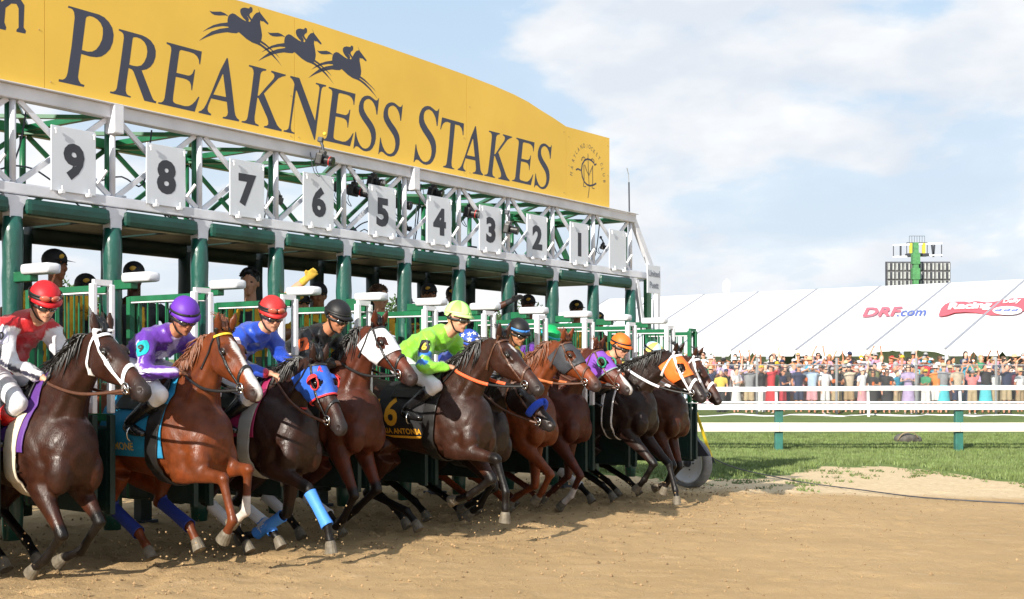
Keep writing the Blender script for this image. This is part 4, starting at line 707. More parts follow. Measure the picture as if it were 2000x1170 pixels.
# ------------------------------------------------------------------ remote cameras clamped in the truss
cblk = mat('camera_black', (.012, .012, .014), .35, var=.3, scale=20, spec=.6); lensg = mat('lens_glass', (.01, .012, .02), .05, spec=1); redr = mat('lens_ring', (.5, .02, .02), .4)
CAMS = [(628, 312, .16, 'camera hanging under the yellow sign left of board 6'), (600+9, 330, -.5, None), (690, 372, -.15, 'camera with long lens in the truss between boards 6 and 5'), (664, 366, -.35, 'camera body behind the truss post right of board 6'),
        (728, 355, -.1, 'camera above board 5 pointing right'), (782, 398, -.1, 'camera beside the right edge of board 5'), (845, 376, -.1, 'camera above board 4'), (915, 415, -.05, 'camera with red lens ring between boards 4 and 3'),
        (992, 447, .12, 'camera hanging between boards 3 and 2'), (1177, 482, -.1, 'small camera in the last bay beside the blank board'), (545, 392, -.05, 'clamp and cable beside board 7'), (790, 445, -.3, 'small camera low between boards 5 and 4')]
for px, py, d, lab in CAMS:
    if lab is None: continue
    k = (px-1000)/2500; s = (k*(10.25-.6*d)+3.2-.8*d)/(.6-.8*k); Y = 10.25+.8*s-.6*d; z = 2.1+(700-py)/2500*Y; c = G(s, d, 0); c[2] = z
    small = 'small' in lab or 'clamp' in lab; f = .62 if small else 1
    T = thing('remote_camera', 'black '+lab if 'clamp' not in lab else 'dark '+lab, 'camera', tuple(c), group='remote cameras clamped in the gate')
    fw = np.array((.93, -.30, -.22)); fw /= np.linalg.norm(fw); lt = np.cross(UP, fw); lt /= np.linalg.norm(lt); up = np.cross(fw, lt)
    mb = MB(); mb.rbox(c, (.07*f, .15*f, .11*f), (fw, lt, up), .015*f); mb.rbox(c+up*.065*f, (.06*f, .06*f, .045*f), (fw, lt, up), .012*f); mb.build('body', cblk, T, smooth=False)
    if 'clamp' not in lab:
        L = .17 if 'long' in lab else .12
        mb = MB(); mb.sweep([c+fw*.03*f, c+fw*.08*f, c+fw*.085*f, c+fw*L*f], [.036*f, .038*f, .044*f, .046*f], seg=16); mb.build('lens', cblk, T, smooth=False)
        mb = MB(); mb.sweep([c+fw*(L-.002)*f, c+fw*(L+.004)*f], [.038*f, .036*f], seg=16); mb.build('lens_glass', lensg, T)
        if 'red' in lab or '6' in lab: mb = MB(); mb.sweep([c+fw*.088*f, c+fw*.096*f], [.0465*f, .0465*f], seg=16); mb.build('lens_ring', redr, T)
    mb = MB(); mb.tube([c+up*.08*f, c+up*.13*f-fw*.02, c+up*.17*f-fw*.05], .014*f, 8); mb.rbox(c+up*.18*f-fw*.05, (.05*f, .04*f, .05*f), (fw, lt, up), .01*f); mb.build('clamp', dk, T)
    mb = MB(); mb.tube([c-fw*.03, c-fw*.06-UP*.09*f, c-fw*.02-UP*.16*f, c-fw*.08-UP*.12*f, c-fw*.12+UP*.05], .004, 5, 4); mb.build('cable', dk, T)
    if px == 628: mb = MB(); mb.ell(c+up*.24-fw*.02, (.018,)*3); mb.build('cap', yl, T)
# ================================================================== HORSES
gloss = mat('horse_coat', (.1, .05, .03), .44, attr='Col', var=.42, scale=16, bump=.2, bscale=110, spec=.32)
def coat_mat(m):
    t = m.node_tree; p = t.nodes['Principled BSDF']; L = t.links.new; tc_ = [n for n in t.nodes if n.type == 'TEX_COORD'][0].outputs['Object']
    def nz(sc, det, st=None, dist=0):
        n = t.nodes.new('ShaderNodeTexNoise'); n.inputs['Scale'].default_value = sc; n.inputs['Detail'].default_value = det; n.inputs['Distortion'].default_value = dist
        if st: mp = t.nodes.new('ShaderNodeMapping'); mp.inputs['Scale'].default_value = st; L(tc_, mp.inputs[0]); L(mp.outputs[0], n.inputs['Vector'])
        else: L(tc_, n.inputs['Vector'])
        return n.outputs['Fac']
    prev = None
    for sc, det, st, ds, dist, k in ((9, 3, (1, 1, .45), .8, .012, .25), (38, 6, (1.2, 1, .6), 1.2, .004, .5), (150, 4, (1, 1, .35), 0, .002, .8)):
        b = t.nodes.new('ShaderNodeBump'); b.inputs['Strength'].default_value = k; b.inputs['Distance'].default_value = dist; L(nz(sc, det, st, ds), b.inputs['Height'])
        if prev: L(prev, b.inputs['Normal'])
        prev = b.outputs[0]
    L(prev, p.inputs['Normal'])
    mr = t.nodes.new('ShaderNodeMapRange'); mr.inputs['From Min'].default_value = .38; mr.inputs['From Max'].default_value = .64; mr.inputs['To Min'].default_value = .33; mr.inputs['To Max'].default_value = .56; L(nz(6, 6, None, 1.0), mr.inputs['Value']); L(mr.outputs[0], p.inputs['Roughness'])
coat_mat(gloss)
hair_b = mat('mane_black', (.008, .007, .007), .42, var=.4, scale=30, spec=.6); hair_c = mat('mane_chestnut', (.17, .055, .02), .45, var=.4, scale=30)
eyem = mat('eye_dark', (.010, .006, .004), .04, spec=1, coat=1); hoofm = mat('hoof_horn', (.15, .125, .09), .6, var=.4, scale=30); hoofd = mat('hoof_dark', (.06, .055, .05), .6, var=.5, scale=30)
leather_b = mat('leather_black', (.012, .011, .011), .4, var=.3, scale=30); leather_n = mat('leather_brown', (.09, .035, .018), .45, var=.3, scale=30)
nylon_w = mat('nylon_white', (.80, .80, .84), .55, var=.06); steel = mat('bit_steel', (.6, .6, .6), .2, 1)
def unit(v): v = np.array(v, float); return v/np.linalg.norm(v)
def segdist(v, a, b):
    a = np.array(a); b = np.array(b); ab = b-a; t = np.clip(((v-a)@ab)/(ab@ab), 0, 1); return np.linalg.norm(v-(a+t[:, None]*ab), axis=1), t
def horse(no, label, xw, zw, poll, nose, FN, FF, HN, HF, coat, dark, mane, yaw=0, pitch=0, bridle=None, blaze=0, hood=None, extras=None, white_feet=(), hair=None):
    s0 = (8.53-no)*GW; p = G(s0, xw, 0); zg = float(np.interp(s0, GPX, GPZ))
    T = thing('race_horse', label, 'horse', (p[0], p[1], zg), HEAD_RZ, group='race horses breaking from the gate')
    mb = MB(); Wz = np.array((0, 0, zw)); cp, spn = math.cos(pitch), math.sin(pitch)
    def tr(x, y, z):
        a, b = x, z+.35; return np.array((a*cp-b*spn, y, zw-.35+a*spn+b*cp))
    st = [(-1.26, -.36, .07, .10), (-1.2, -.33, .17, .18), (-1.07, -.29, .245, .25), (-.9, -.285, .275, .275), (-.7, -.32, .265, .28), (-.5, -.355, .262, .285), (-.3, -.365, .27, .305), (-.1, -.365, .262, .33), (.08, -.37, .25, .345), (.22, -.39, .228, .325), (.35, -.425, .20, .265), (.445, -.46, .155, .19), (.50, -.47, .08, .09)]
    mb.sweep([tr(a, 0, b) for a, b, _, _ in st], [q[2] for q in st], [q[3] for q in st], 22, sub=3)
    mb.sweep([tr(-.42, 0, -.12), tr(-.2, 0, -.07), tr(0, 0, -.055), tr(.14, 0, -.10)], [.07, .065, .06, .07], [.05, .06, .065, .08], 10, sub=3)
    for sg in (-1, 1):
        mb.sweep([tr(-.05, sg*.10, -.12), tr(.08, sg*.155, -.25), tr(.2, sg*.175, -.38), tr(.27, sg*.15, -.5)], [.045, .065, .07, .06], [.08, .12, .12, .10], 10, sub=3)   # shoulder blade
        mb.ell(tr(.40, sg*.115, -.53), (.10, .085, .15)); mb.sweep([tr(.44, sg*.05, -.58), tr(.34, sg*.10, -.66), tr(.24, sg*.15, -.64)], [.035, .04, .04], seg=8); mb.ell(tr(.05, sg*.19, -.45), (.14, .06, .15)); mb.ell(tr(-.98, sg*.13, -.2), (.19, .12, .13))
    hd = unit((nose[0]-poll[0], 0, nose[1]-poll[1])); hdn = np.array((hd[2], 0, -hd[0]))*1.0
    if hdn[2] > 0: hdn = -hdn
    lat = np.array((0, 1., 0)); cy, sy = math.cos(yaw), math.sin(yaw)
    rz = lambda v: np.array((v[0]*cy-v[1]*sy, v[0]*sy+v[1]*cy, v[2]))
    hd, hdn, lat = rz(hd), rz(hdn), rz(lat); P0 = np.array((poll[0], 0, poll[1]))
    H = lambda t, o, l=0: P0+hd*t+hdn*o+lat*l
    # neck
    a = tr(.15, 0, -.22); e = H(.02, .115); L = np.linalg.norm(e-a); dn = unit(e-a); up = unit(np.array((-dn[2], 0, dn[0])))
    c1 = a+dn*L*.38+up*.055*L/.8; c2 = a+dn*L*.75+up*.05*L/.8; cv = lambda t, a=a, e=e, c1=c1, c2=c2: (1-t)**3*a+3*(1-t)**2*t*c1+3*(1-t)*t*t*c2+t**3*e
    ts = [0, .2, .4, .6, .8, 1]; mb.sweep([cv(t) for t in ts], [.165, .125, .098, .08, .072, .064], [.285, .232, .185, .152, .13, .11], 18, sub=3)
    for sg in (-1, 1): mb.sweep([cv(t)+lat*sg*w-up*q for t, w, q in ((.08, .12, .12), (.4, .072, .08), (.75, .052, .06), (.97, .045, .045))], [.05, .038, .03, .025], [.07, .05, .04, .03], 8, sub=2)   # jugular muscle
    # head
    hs = [(-.035, .04, .05, .07), (0, .066, .082, .088), (.06, .08, .108, .112), (.13, .088, .125, .127), (.2, .086, .128, .131), (.27, .072, .11, .116), (.35, .058, .087, .097), (.43, .051, .07, .083), (.5, .053, .067, .08), (.55, .052, .062, .079), (.59, .044, .048, .075), (.612, .026, .028, .07)]
    mb.sweep([H(t, o) for t, _, _, o in hs], [q[1]*.98 for q in hs], [q[2] for q in hs], 18, lat=tuple(lat), sub=3)
    mb.ell(H(.505, .145), (.05, .032, .028), (hd, lat, hdn)); mb.ell(H(.57, .115), (.035, .036, .03), (hd, lat, hdn))
    for sg in (-1, 1):
        mb.ell(H(.155, .165, sg*.052), (.105, .032, .09), (hd, lat, hdn)); mb.ell(H(.165, .042, sg*.07), (.045, .03, .028), (hd, lat, hdn)); mb.ell(H(.235, .05, sg*.055), (.03, .028, .02), (hd, lat, hdn))
        mb.sweep([H(.23, .105, sg*.078), H(.3, .10, sg*.066), H(.38, .095, sg*.052)], [.012, .012, .008], seg=6); mb.ell(H(.565, .055, sg*.036), (.03, .02, .026), (hd, lat, hdn))
        ed = unit(-hdn*.8-hd*(.75 if no in (10, 8, 5) else .38)+lat*sg*.16); eb = H(.0, .03, sg*.048)
        mb.sweep([eb, eb+ed*.04, eb+ed*.08, eb+ed*.115, eb+ed*.145], [.026, .034, .031, .020, .006], [.020, .018, .016, .013, .006], 10, lat=tuple(unit(lat+hd*.6)), sub=2)
    # legs
    legs = []
    def front(J, sg):
        K, F_, Tt = [np.array((q[0], sg*w, q[1])) for q, w in zip(J, (.125, .115, .11))]; E = tr(.2, sg*.14, -.60)
        up_ = tr(.27, sg*.15, -.45); mb.sweep([up_, (up_+E)/2, E], [.07, .075, .07], [.12, .12, .10], 12)
        q = lambda a, b, t: a+(b-a)*t
        mb.sweep([q(E, K, -.02), q(E, K, .2), q(E, K, .5), q(E, K, .8), q(E, K, .97)], [.072, .070, .053, .040, .040], [.108, .098, .070, .050, .047], 12, sub=2)
        mb.ell(E+unit(E-K)*.02+np.array((-.05, 0, .0)), (.05, .04, .05)); mb.ell(K, (.043, .041, .047)); mb.ell(K+unit(K-E)*.01, (.04, .042, .035))
        mb.sweep([K, q(K, F_, .15), q(K, F_, .5), q(K, F_, .85), F_], [.038, .030, .026, .028, .033], [.043, .037, .033, .036, .038], 12, sub=2); mb.ell(F_, (.04, .036, .04))
        Pp = q(F_, Tt, .52); mb.sweep([F_, q(F_, Pp, .6), Pp, q(F_, Tt, .66)], [.034, .029, .033, .034], [.037, .031, .035, .036], 10); legs.append((K, F_, Tt, sg, 'f'))
    def hind(J, sg):
        Sf, K, F_, Tt = [np.array((q[0], sg*w, q[1])) for q, w in zip(J, (.175, .145, .13, .13))]; q = lambda a, b, t: a+(b-a)*t
        hp = tr(-.95, sg*.12, -.3); mb.sweep([hp, q(hp, Sf, .4), q(hp, Sf, .8), Sf], [.13, .125, .10, .08], [.23, .22, .17, .12], 14, sub=2); mb.sweep([tr(-1.12, sg*.12, -.3), q(tr(-1.05, sg*.13, -.5), K, .25), q(Sf, K, .6)], [.11, .09, .05], [.12, .12, .07], 12, sub=2)
        mb.sweep([Sf, q(Sf, K, .3), q(Sf, K, .65), K], [.085, .072, .045, .036], [.12, .10, .06, .045], 12, sub=2)
        bk = unit(unit(K-Sf)+unit(K-F_)); mb.ell(K+bk*.025, (.04, .036, .045)); mb.ell(K, (.045, .038, .05))
        mb.sweep([K, q(K, F_, .15), q(K, F_, .5), q(K, F_, .88), F_], [.038, .031, .028, .03, .034], [.046, .04, .036, .038, .04], 12, sub=2); mb.ell(F_, (.042, .037, .042))
        Pp = q(F_, Tt, .5); mb.sweep([F_, q(F_, Pp, .6), Pp, q(F_, Tt, .66)], [.035, .03, .034, .035], [.038, .032, .036, .037], 10); legs.append((K, F_, Tt, sg, 'h'))
    front(FN, -1); front(FF, 1); hind(HN, -1); hind(HF, 1)
    coat_, dark_ = np.array(S(coat)[:3]), np.array(S(dark)[:3])
    nost = [H(.573, .050, sg*.052) for sg in (-1, 1)]
    def col(v, N):
        c = np.tile(coat_, (len(v), 1)); n_ = fbm(v[:, 0]*5+3, v[:, 2]*5+v[:, 1]*4, 3)[:, None]; c = c*(.6+.6*n_)
        c = c+(dark_-c)*np.clip((fbm(v[:, 0]*2+11, v[:, 2]*2.4+v[:, 1], 2)[:, None]-.36)*1.2, 0, .45)
        wz = np.clip((fbm(v[:, 0]*3.1+5, v[:, 2]*3.1-v[:, 1]*2, 3)[:, None]-.40)*3, 0, 1)*np.clip((zw-.30-v[:, 2])/.25, 0, 1)[:, None]+np.clip(1-np.linalg.norm(v-H(.40, .10), axis=1)/.13, 0, 1)[:, None]*.8
        c = c+(coat_*np.array((2.0, 1.55, 1.2))-c)*np.clip(wz, 0, .55)
        for i, (K, F_, Tt, sg, kd) in enumerate(legs):
            d1, t1 = segdist(v, K, F_); d2, _ = segdist(v, F_, Tt); dd = np.minimum(d1, d2); w = np.clip((.085-dd)/.03, 0, 1)[:, None]
            if hair != 'c': c = c*(1-w)+dark_*w
            if (kd, sg) in white_feet: w2 = np.clip((.1-np.minimum(d2, np.where(t1 > .62, d1, 9)))/.03, 0, 1)[:, None]; c = c*(1-w2)+np.array((.62, .55, .5))*w2
        dm_ = np.linalg.norm(v-H(.60, .08), axis=1); w = np.clip((.16-dm_)/.1, 0, 1)[:, None]*.85; c = c*(1-w)+np.array((.035, .028, .028))*w
        de = np.minimum(np.linalg.norm(v-H(.185, .05, -.085), axis=1), np.linalg.norm(v-H(.185, .05, .085), axis=1)); w = np.clip((.05-de)/.03, 0, .75)[:, None]; c = c*(1-w)+dark_*.6*w
        for q in nost: w = np.clip((.026-np.linalg.norm((v-q)*(1, 1, .8), axis=1))/.007, 0, 1)[:, None]; c = c*(1-w)+np.array((.016, .006, .006))*w
        r_ = v-P0; mo = np.clip(1-np.abs(r_@hdn-.128+.12*(.60-r_@hd))/.006, 0, 1)*((r_@hd) > .47); c = c*(1-.8*mo[:, None])
        if blaze:
            r = v-P0; t = r@hd; o = r@hdn; l = r@lat; wd = (.030+.012*np.sin(t*17))*np.clip((t-.08)/.1, 0, 1) if blaze == 1 else (.04 if blaze == 2 else .022)*np.clip(1-np.abs(t-(.50 if blaze == 2 else .14))/(.17 if blaze == 2 else .06), 0, 1)**.5
            w = np.clip((wd-np.abs(l))/.006, 0, 1)*(o < (.09 if blaze < 3 else .06))*(t > .05)*(t < .63); w = w[:, None]; c = c*(1-w)+np.array((.72, .68, .66))*w
        return c
    v, f = remesh(mb, .0138, 3)
    for q in nost:
        dq = np.linalg.norm(v-q, axis=1); k = dq < .028; v[k] -= (lat*np.sign((q-P0)@lat)*.014+hd*.006)*(1-dq[k]/.028)[:, None]*1.6
    N = normals(v, f); v = v+N*((fbm(v[:, 0]*6+v[:, 1]*4, v[:, 2]*5-v[:, 1]*3, 2)-.44)*.007)[:, None]; N = normals(v, f)
    me = mkmesh('body', v, f, True); setcol(me, col(v, N)); body = link('body', me, gloss, T); D = (v, f, N); tree_ = bvh(D)
    for sg in (-1, 1):
        q = tree_.find_nearest(Vector(H(.185, .055, sg*.10)))[0]; m = MB(); m.ell(np.array(q)-lat*sg*.008, (.021, .018, .018), (hd, lat, hdn)); m.local('eye', eyem, T)
        if hood is None or hood[1] != 'cup' or sg > 0:
            m = MB(); th = np.linspace(0, math.pi, 7); m.sweep([np.array(q)+hd*.024*math.cos(a)-hdn*.019*math.sin(a)+lat*sg*.002 for a in th], [.004]*7, [.006]*7, 6); m.local('eyelid', MATS['mane_black'], T)
    for K, F_, Tt, sg, kd in legs:
        dt = unit(Tt-F_); a = Tt-dt*.085; tilt = np.array((0, 0, -1.))*.35; n2 = unit(dt+tilt*(1 if Tt[2] < .12 else .2)); m = MB(); fw = unit(np.cross((0, 1., 0), n2)); m.sweep([a-n2*.005, a+n2*.012, a+n2*.05+fw*.004, a+n2*.085+fw*.006], [.030, .037, .042, .046], [.034, .041, .047, .052], 14); m.local('hoof', hoofm if coat != dark else hoofd, T, False)
    # mane: locks of hair blown back from the crest, and forelock
    hm = mane; m = MB(); crest = [cv(t)+up*b for t, b in zip(ts, [.285, .232, .185, .152, .13, .115])]; crest = np.array(crest)
    for i in range(330):
        t = random.random(); k = t*5; j = min(4, int(k)); c0 = crest[j]*(1-(k-j))+crest[j+1]*(k-j)-up*.02; sd = random.choice((-1, -1, -1, 1)); Lh = random.uniform(.12, .27)*(1 if t < .9 else .6)
        fly = random.random() < .35
        b1 = c0+up*random.uniform(.03, .055)+lat*sd*random.uniform(.015, .04)-dn*Lh*.25
        b2 = b1+lat*sd*random.uniform(.015, .05)-dn*Lh*.45+(up*random.uniform(0, .05) if fly else -up*random.uniform(.04, .09))
        b3 = b2-dn*Lh*.4+np.array((0, 0, random.uniform(-.04, .04) if fly else random.uniform(-.13, -.04)))+lat*sd*.015
        m.sweep([c0, b1, b2, b3], [.012, .012, .008, .001], [.007, .006, .004, .001], 4, sub=2)
    for i in range(26):
        c0 = H(random.uniform(-.03, .02), .01, random.uniform(-.02, .02)); m.sweep([c0, c0-hdn*.03-hd*.05+lat*random.uniform(-.04, .04), c0-hdn*random.uniform(0, .04)-hd*random.uniform(.08, .14)+lat*random.uniform(-.06, .06)], [.010, .008, .002], [.006, .004, .001], 5, sub=2)
    m.local('mane', hm, T)
    m = MB(); tb = tr(-1.27, 0, -.2)
    for i in range(46):
        a, b = random.gauss(0, .05), random.gauss(0, .05); m.sweep([tb+(0, a*.4, b*.4), tb+(-.16, a*.8, .03+b*.8), tb+(-.38, a*1.0, -.02+b), tb+(-.66, a*1.3, -.16+b*1.6)], [.018, .024, .02, .003], [.014, .016, .012, .002], 5, sub=2)
    m.local('tail', hm, T)
    # ------- tack
    hsel = lambda t0, t1: (lambda v: (lambda t, r: (t > t0-.03) & (t < t1+.03) & (np.linalg.norm(v-H((t0+t1)/2, .1), axis=1) < .34) & (r > -.06))((v-P0)@hd, (v-P0)@hdn))
    def strap(name, A, B, w, m_, t0=-.06, t1=.6, off=.005, th=.005, side=None, thr=None):
        """a strap lying on the head in the plane through A and B (head coordinates t, o)"""
        A3, B3 = H(*A), H(*B); d_ = unit(B3-A3); n_ = unit(np.cross(d_, lat)); pl = [(A3+n_*w/2, n_), (A3-n_*w/2, -n_), (A3-d_*.0, -d_), (B3, d_)]
        return shell(name, D, hsel(t0, t1), pl, off, th, m_, T)
    bm_, rm_ = bridle if bridle else (leather_b, leather_b); w_ = .024 if bm_ is nylon_w else .017; ho = .012 if hood else .004
    br = strap('bridle', (.03, .045), (.465, .13), w_, bm_, off=ho+.002)
    strap('noseband', (.34, -.04), (.45, .17), w_*1.15, bm_, .3, .5, off=.004)
    strap('throat_latch', (.0, .0), (.10, .30), w_*.8, bm_, -.05, .25, off=ho+.002)
    strap('browband', (.06, -.02), (.02, .07), w_, extras.get('brow', bm_) if extras else bm_, -.05, .2, off=ho+.003)
    for sg in (-1, 1):
        c = H(.465, .118, sg*.06); m = MB(); m.tube([c+(hd*math.cos(a)+hdn*math.sin(a))*.034 for a in np.linspace(0, 2*math.pi, 17)], .006, 6); m.local('bit_ring', steel, T)
    m = MB(); m.tube([H(.465, .118, -.065), H(.47, .125, 0), H(.465, .118, .065)], .008, 6); m.local('bit', steel, T)
    hand = np.array((.20, 0, zw+.06))
    for sg in (-1, 1):
        c = H(.475, .125, sg*.072); h_ = hand+(0, sg*.07, 0); m = MB(); P = []
        for k in range(19):
            u = k/18; q_ = c*(1-u)+h_*u+np.array((0, sg*.05*math.sin(math.pi*u), -.05*math.sin(math.pi*u)))
            for _ in range(14):
                pt, nn, _i, ds = tree_.find_nearest(Vector(q_)); sd_ = (Vector(q_)-pt).dot(nn)
                if sd_ > .011 or k in (0, 18): break
                q_ = q_+np.array((nn.x*.3, nn.y*1.0, nn.z*.3))*max(.006, .012-sd_)
            P.append(q_)
        P = np.array(P); P[1:-1] = (P[:-2]+P[1:-1]*2+P[2:])/4
        m.sweep(P, [.011]*19, [.0045]*19, 6, (0, .2, 1), 2); m.local('rein', rm_, T)
        if extras and extras.get('grip'): g_ = MB(); g_.sweep(P[8:18], [.0145]*10, [.0085]*10, 8, (0, .2, 1), 2); g_.local('rein_grip', extras['grip'], T)
    # hood
    if hood:
        hm_, kind, trim = hood
        def hs_(v):
            r = v-P0; t = r@hd; o = r@hdn; l = np.abs(r@lat); ok = (t > -.0) & (t < .36) & (o > -.03) & (np.linalg.norm(v-H(.15, .1), axis=1) < .27) & (t+o*.35 > .045)
            ey = np.linalg.norm(np.stack([t-.185, o-.055], 1)*[1, 1.15], axis=1) < (.048 if kind != 'cup' else .040); return ok & ~(ey & (l > .05))
        b0 = H(.31, .0); shell('hood', D, hs_, [(b0, unit(hd+hdn*.25)), (H(.03, .0), unit(-hd-hdn*.1)), (H(.1, .255), hdn)], .006, .006, hm_, T)
        if trim is not None:
            shell('hood_trim', D, lambda v: hs_(v) & ((v-P0)@hd > .2), [(b0+hd*.004, unit(hd+hdn*.25)), (b0-hd*.010, -unit(hd+hdn*.25))], .008, .007, trim, T)
            for sg in (-1, 1):
                m = MB(); q = np.array(tree_.find_nearest(Vector(H(.185, .055, sg*.1)))[0])+lat*sg*.006; m.tube([q+(hd*math.cos(a)*.052+hdn*math.sin(a)*.046)-lat*sg*.004*math.cos(a)**2 for a in np.linspace(0, 2*math.pi, 21)], .011 if kind == 'ring' else .006, 6); m.local('eye_ring', extras.get('ring', trim) if extras else trim, T)
        if kind == 'cup':
            for sg in (-1, 1):
                q = np.array(tree_.find_nearest(Vector(H(.165, .055, sg*.1)))[0]); m = MB(); V = []; nu, nv = 9, 5
                for i in range(nv+1):
                    for j in range(nu+1):
                        ph = math.pi/2*i/nv; th = math.pi*(.5+j/nu); V.append(q+hd*(.052*math.cos(th)*math.sin(ph)-.0)+hdn*.056*math.sin(th)*math.sin(ph)+lat*sg*.05*math.cos(ph))
                m.add(V, [(i*(nu+1)+j, i*(nu+1)+j+1, (i+1)*(nu+1)+j+1, (i+1)*(nu+1)+j) for i in range(nv) for j in range(nu)]); m.local('blinker_cup', trim, T)
    tsel = lambda x0, x1, z0, z1: (lambda v: (v[:, 0] > x0-.03) & (v[:, 0] < x1+.03) & (v[:, 2] > zw+z0-.03) & (v[:, 2] < zw+z1+.03) & (np.abs(v[:, 1]) < .34))
    def band(name, x0, x1, z0, m_, off=.01, th=.006, z1=.3, lean=0):
        n0 = unit((-1, 0, lean)); n1 = unit((1, 0, -lean)); return shell(name, D, tsel(x0-.15, x1+.15, z0, z1), [((x0, 0, zw-.3), n0), ((x1, 0, zw-.3), n1), ((0, 0, zw+z0), (0, 0, -1)), ((0, 0, zw+z1), (0, 0, 1))], off, th, m_, T)
    X = extras or {}
    cl = band('saddle_cloth', *X.get('cloth_x', (-.50, .0)), X.get('cloth_z', -.52), X['cloth'], .010, .006) if 'cloth' in X else None
    if 'cloth2' in X: band('cloth_trim', .0, .12, -.50, X['cloth2'], .012, .006)
    band('saddle', -.36, .10, -.19, leather_b, .022, .012); band('girth', .03, .15, -.80, X.get('girth', leather_b), .018, .008, -.15, .12)
    if 'girth_trim' in X: band('girth_trim', .022, .04, -.80, X['girth_trim'], .022, .006, -.15, .12); band('girth_trim', .14, .158, -.80, X['girth_trim'], .022, .006, -.15, .12)
    for sg in (-1, 1):
        m = MB(); m.sweep([(-.10, sg*.24, zw-.18), (-.12, sg*.28, zw-.32)], [.012]*2, [.004]*2, 6); m.local('stirrup_leather', leather_b, T)
        m = MB(); c = np.array((-.11, sg*.285, zw-.36)); m.tube([c+np.array((0, .045*math.cos(a), .05*math.sin(a))) for a in np.linspace(0, 2*math.pi, 13)], .007, 6); m.local('stirrup', steel, T)
    for nm, tx, x, z, size, m_ in X.get('print', []):
        V, F = text2d(tx, size, .02); project(nm, V, F, (x, -.8, zw+z), (1, 0, 0), (0, 0, 1), (0, 1, 0), tree_, .020, m_, T)
    for (x0, x1, z0, z1, m_) in X.get('patch', []):
        V, F = grid2d(x1-x0, z1-z0, 4, 4); project('cloth_border', V, F, ((x0+x1)/2, -.8, zw+(z0+z1)/2), (1, 0, 0), (0, 0, 1), (0, 1, 0), tree_, .0185, m_, T)
    for (li, m_, a, b) in X.get('wraps', []):
        K, F_, Tt, sg, kd = legs[li]; dL = unit(F_-K); pa = K+(F_-K)*a; pb = K+(F_-K)*b; Lc = np.linalg.norm(F_-K)
        shell('leg_wrap', D, lambda v: (np.linalg.norm(v-(pa+pb)/2, axis=1) < np.linalg.norm(pb-pa)/2+.09) & (segdist(v, K, F_)[0] < .075) & (np.sign(v[:, 1]) == sg), [(pa, -dL), (pb, dL)], .008, .006, m_, T)
    if 'noseroll' in X: m = MB(); th = np.linspace(-1.9, 1.9, 15); m.sweep([H(.36, .09)-hdn*math.cos(a)*.115+lat*math.sin(a)*.085 for a in th], [.034]*15, [.034]*15, 12); m.local('noseband_roll', X['noseroll'], T)
    for tx, t_, o_, size, m_ in X.get('headprint', []):
        V, F = text2d(tx, size, .03); pd_ = unit((-.55, .83, -.05)); ex_ = unit(np.cross((0, 0, 1.), -pd_)*-1); ex_ = ex_ if ex_[0] > 0 else -ex_; ex_ = unit(ex_+np.array((0, 0, -.2))); ex_ = unit(ex_-pd_*np.dot(ex_, pd_)); ey_ = np.cross(pd_, ex_); ey_ = ey_ if ey_[2] > 0 else -ey_; project('hood_print', V, F, H(t_, o_)-pd_*.5, ex_, ey_, pd_, tree_, .018, m_, T)
    return T, zw
cloth = lambda n, c, r=.6: mat('cloth_'+n, c, r, var=.12, scale=8, bump=.15, bscale=25)
BAY, DK = '4a2a1c', '1a1210'
hk = lambda dx=0, dz=0: [(-.52+dx, .68+dz), (-.80+dx, .40+dz), (-.46+dx, .20+dz*.5), (-.28+dx, .05)]
hk2 = lambda dx=0, dz=0: [(-.46+dx, .66+dz), (-.70+dx, .37+dz), (-.34+dx, .20+dz*.5), (-.16+dx, .06)]
Hn = {}
Hn[10] = horse(10, 'dark bay horse with a white bridle and brown rein, nearest the left edge', .98, 1.26, (.72, 1.66), (1.19, 1.30), [(.45, .33), (.24, .15), (.06, .05)], [(.50, .40), (.30, .18), (.04, .10)], hk2(), hk(.1), '3b1e12', '120d0b', hair_b, bridle=(nylon_w, leather_n),
    extras=dict(cloth=cloth('purple', (.10, .03, .22)), cloth_x=(-.3, .20), cloth_z=-.40, girth=cloth('cream', (.62, .54, .42)), wraps=[], print=[('cloth_print', '2', .12, -.50, .07, leather_b)]))
Hn[9] = horse(9, 'bright chestnut horse with a white blaze and a yellow browband', 1.30, 1.32, (.54, 1.70), (.95, 1.30), [(.66, .68), (.75, .40), (.64, .25)], [(.63, .72), (.62, .43), (.47, .33)], [(-.42, .68), (-.56, .42), (-.24, .24), (-.08, .08)], [(-.34, .66), (-.36, .44), (.0, .28), (.12, .12)], '74391a', '33170b', hair_c, yaw=-.10, blaze=1, hair='c', white_feet=(('f', 1),),
    extras=dict(brow=mat('brow_yellow', (.75, .52, .03), .4), cloth=cloth('teal', (.01, .20, .38)), cloth_x=(-.5, .16), cloth_z=-.52, wraps=[(2, cloth('royal', (.012, .03, .20)), .1, 1.), (3, cloth('royal', (.012, .03, .20)), .1, 1.)], print=[('cloth_print', 'MONE', -.22, -.45, .055, mat('gold_print', (.55, .38, .08), .5))]))
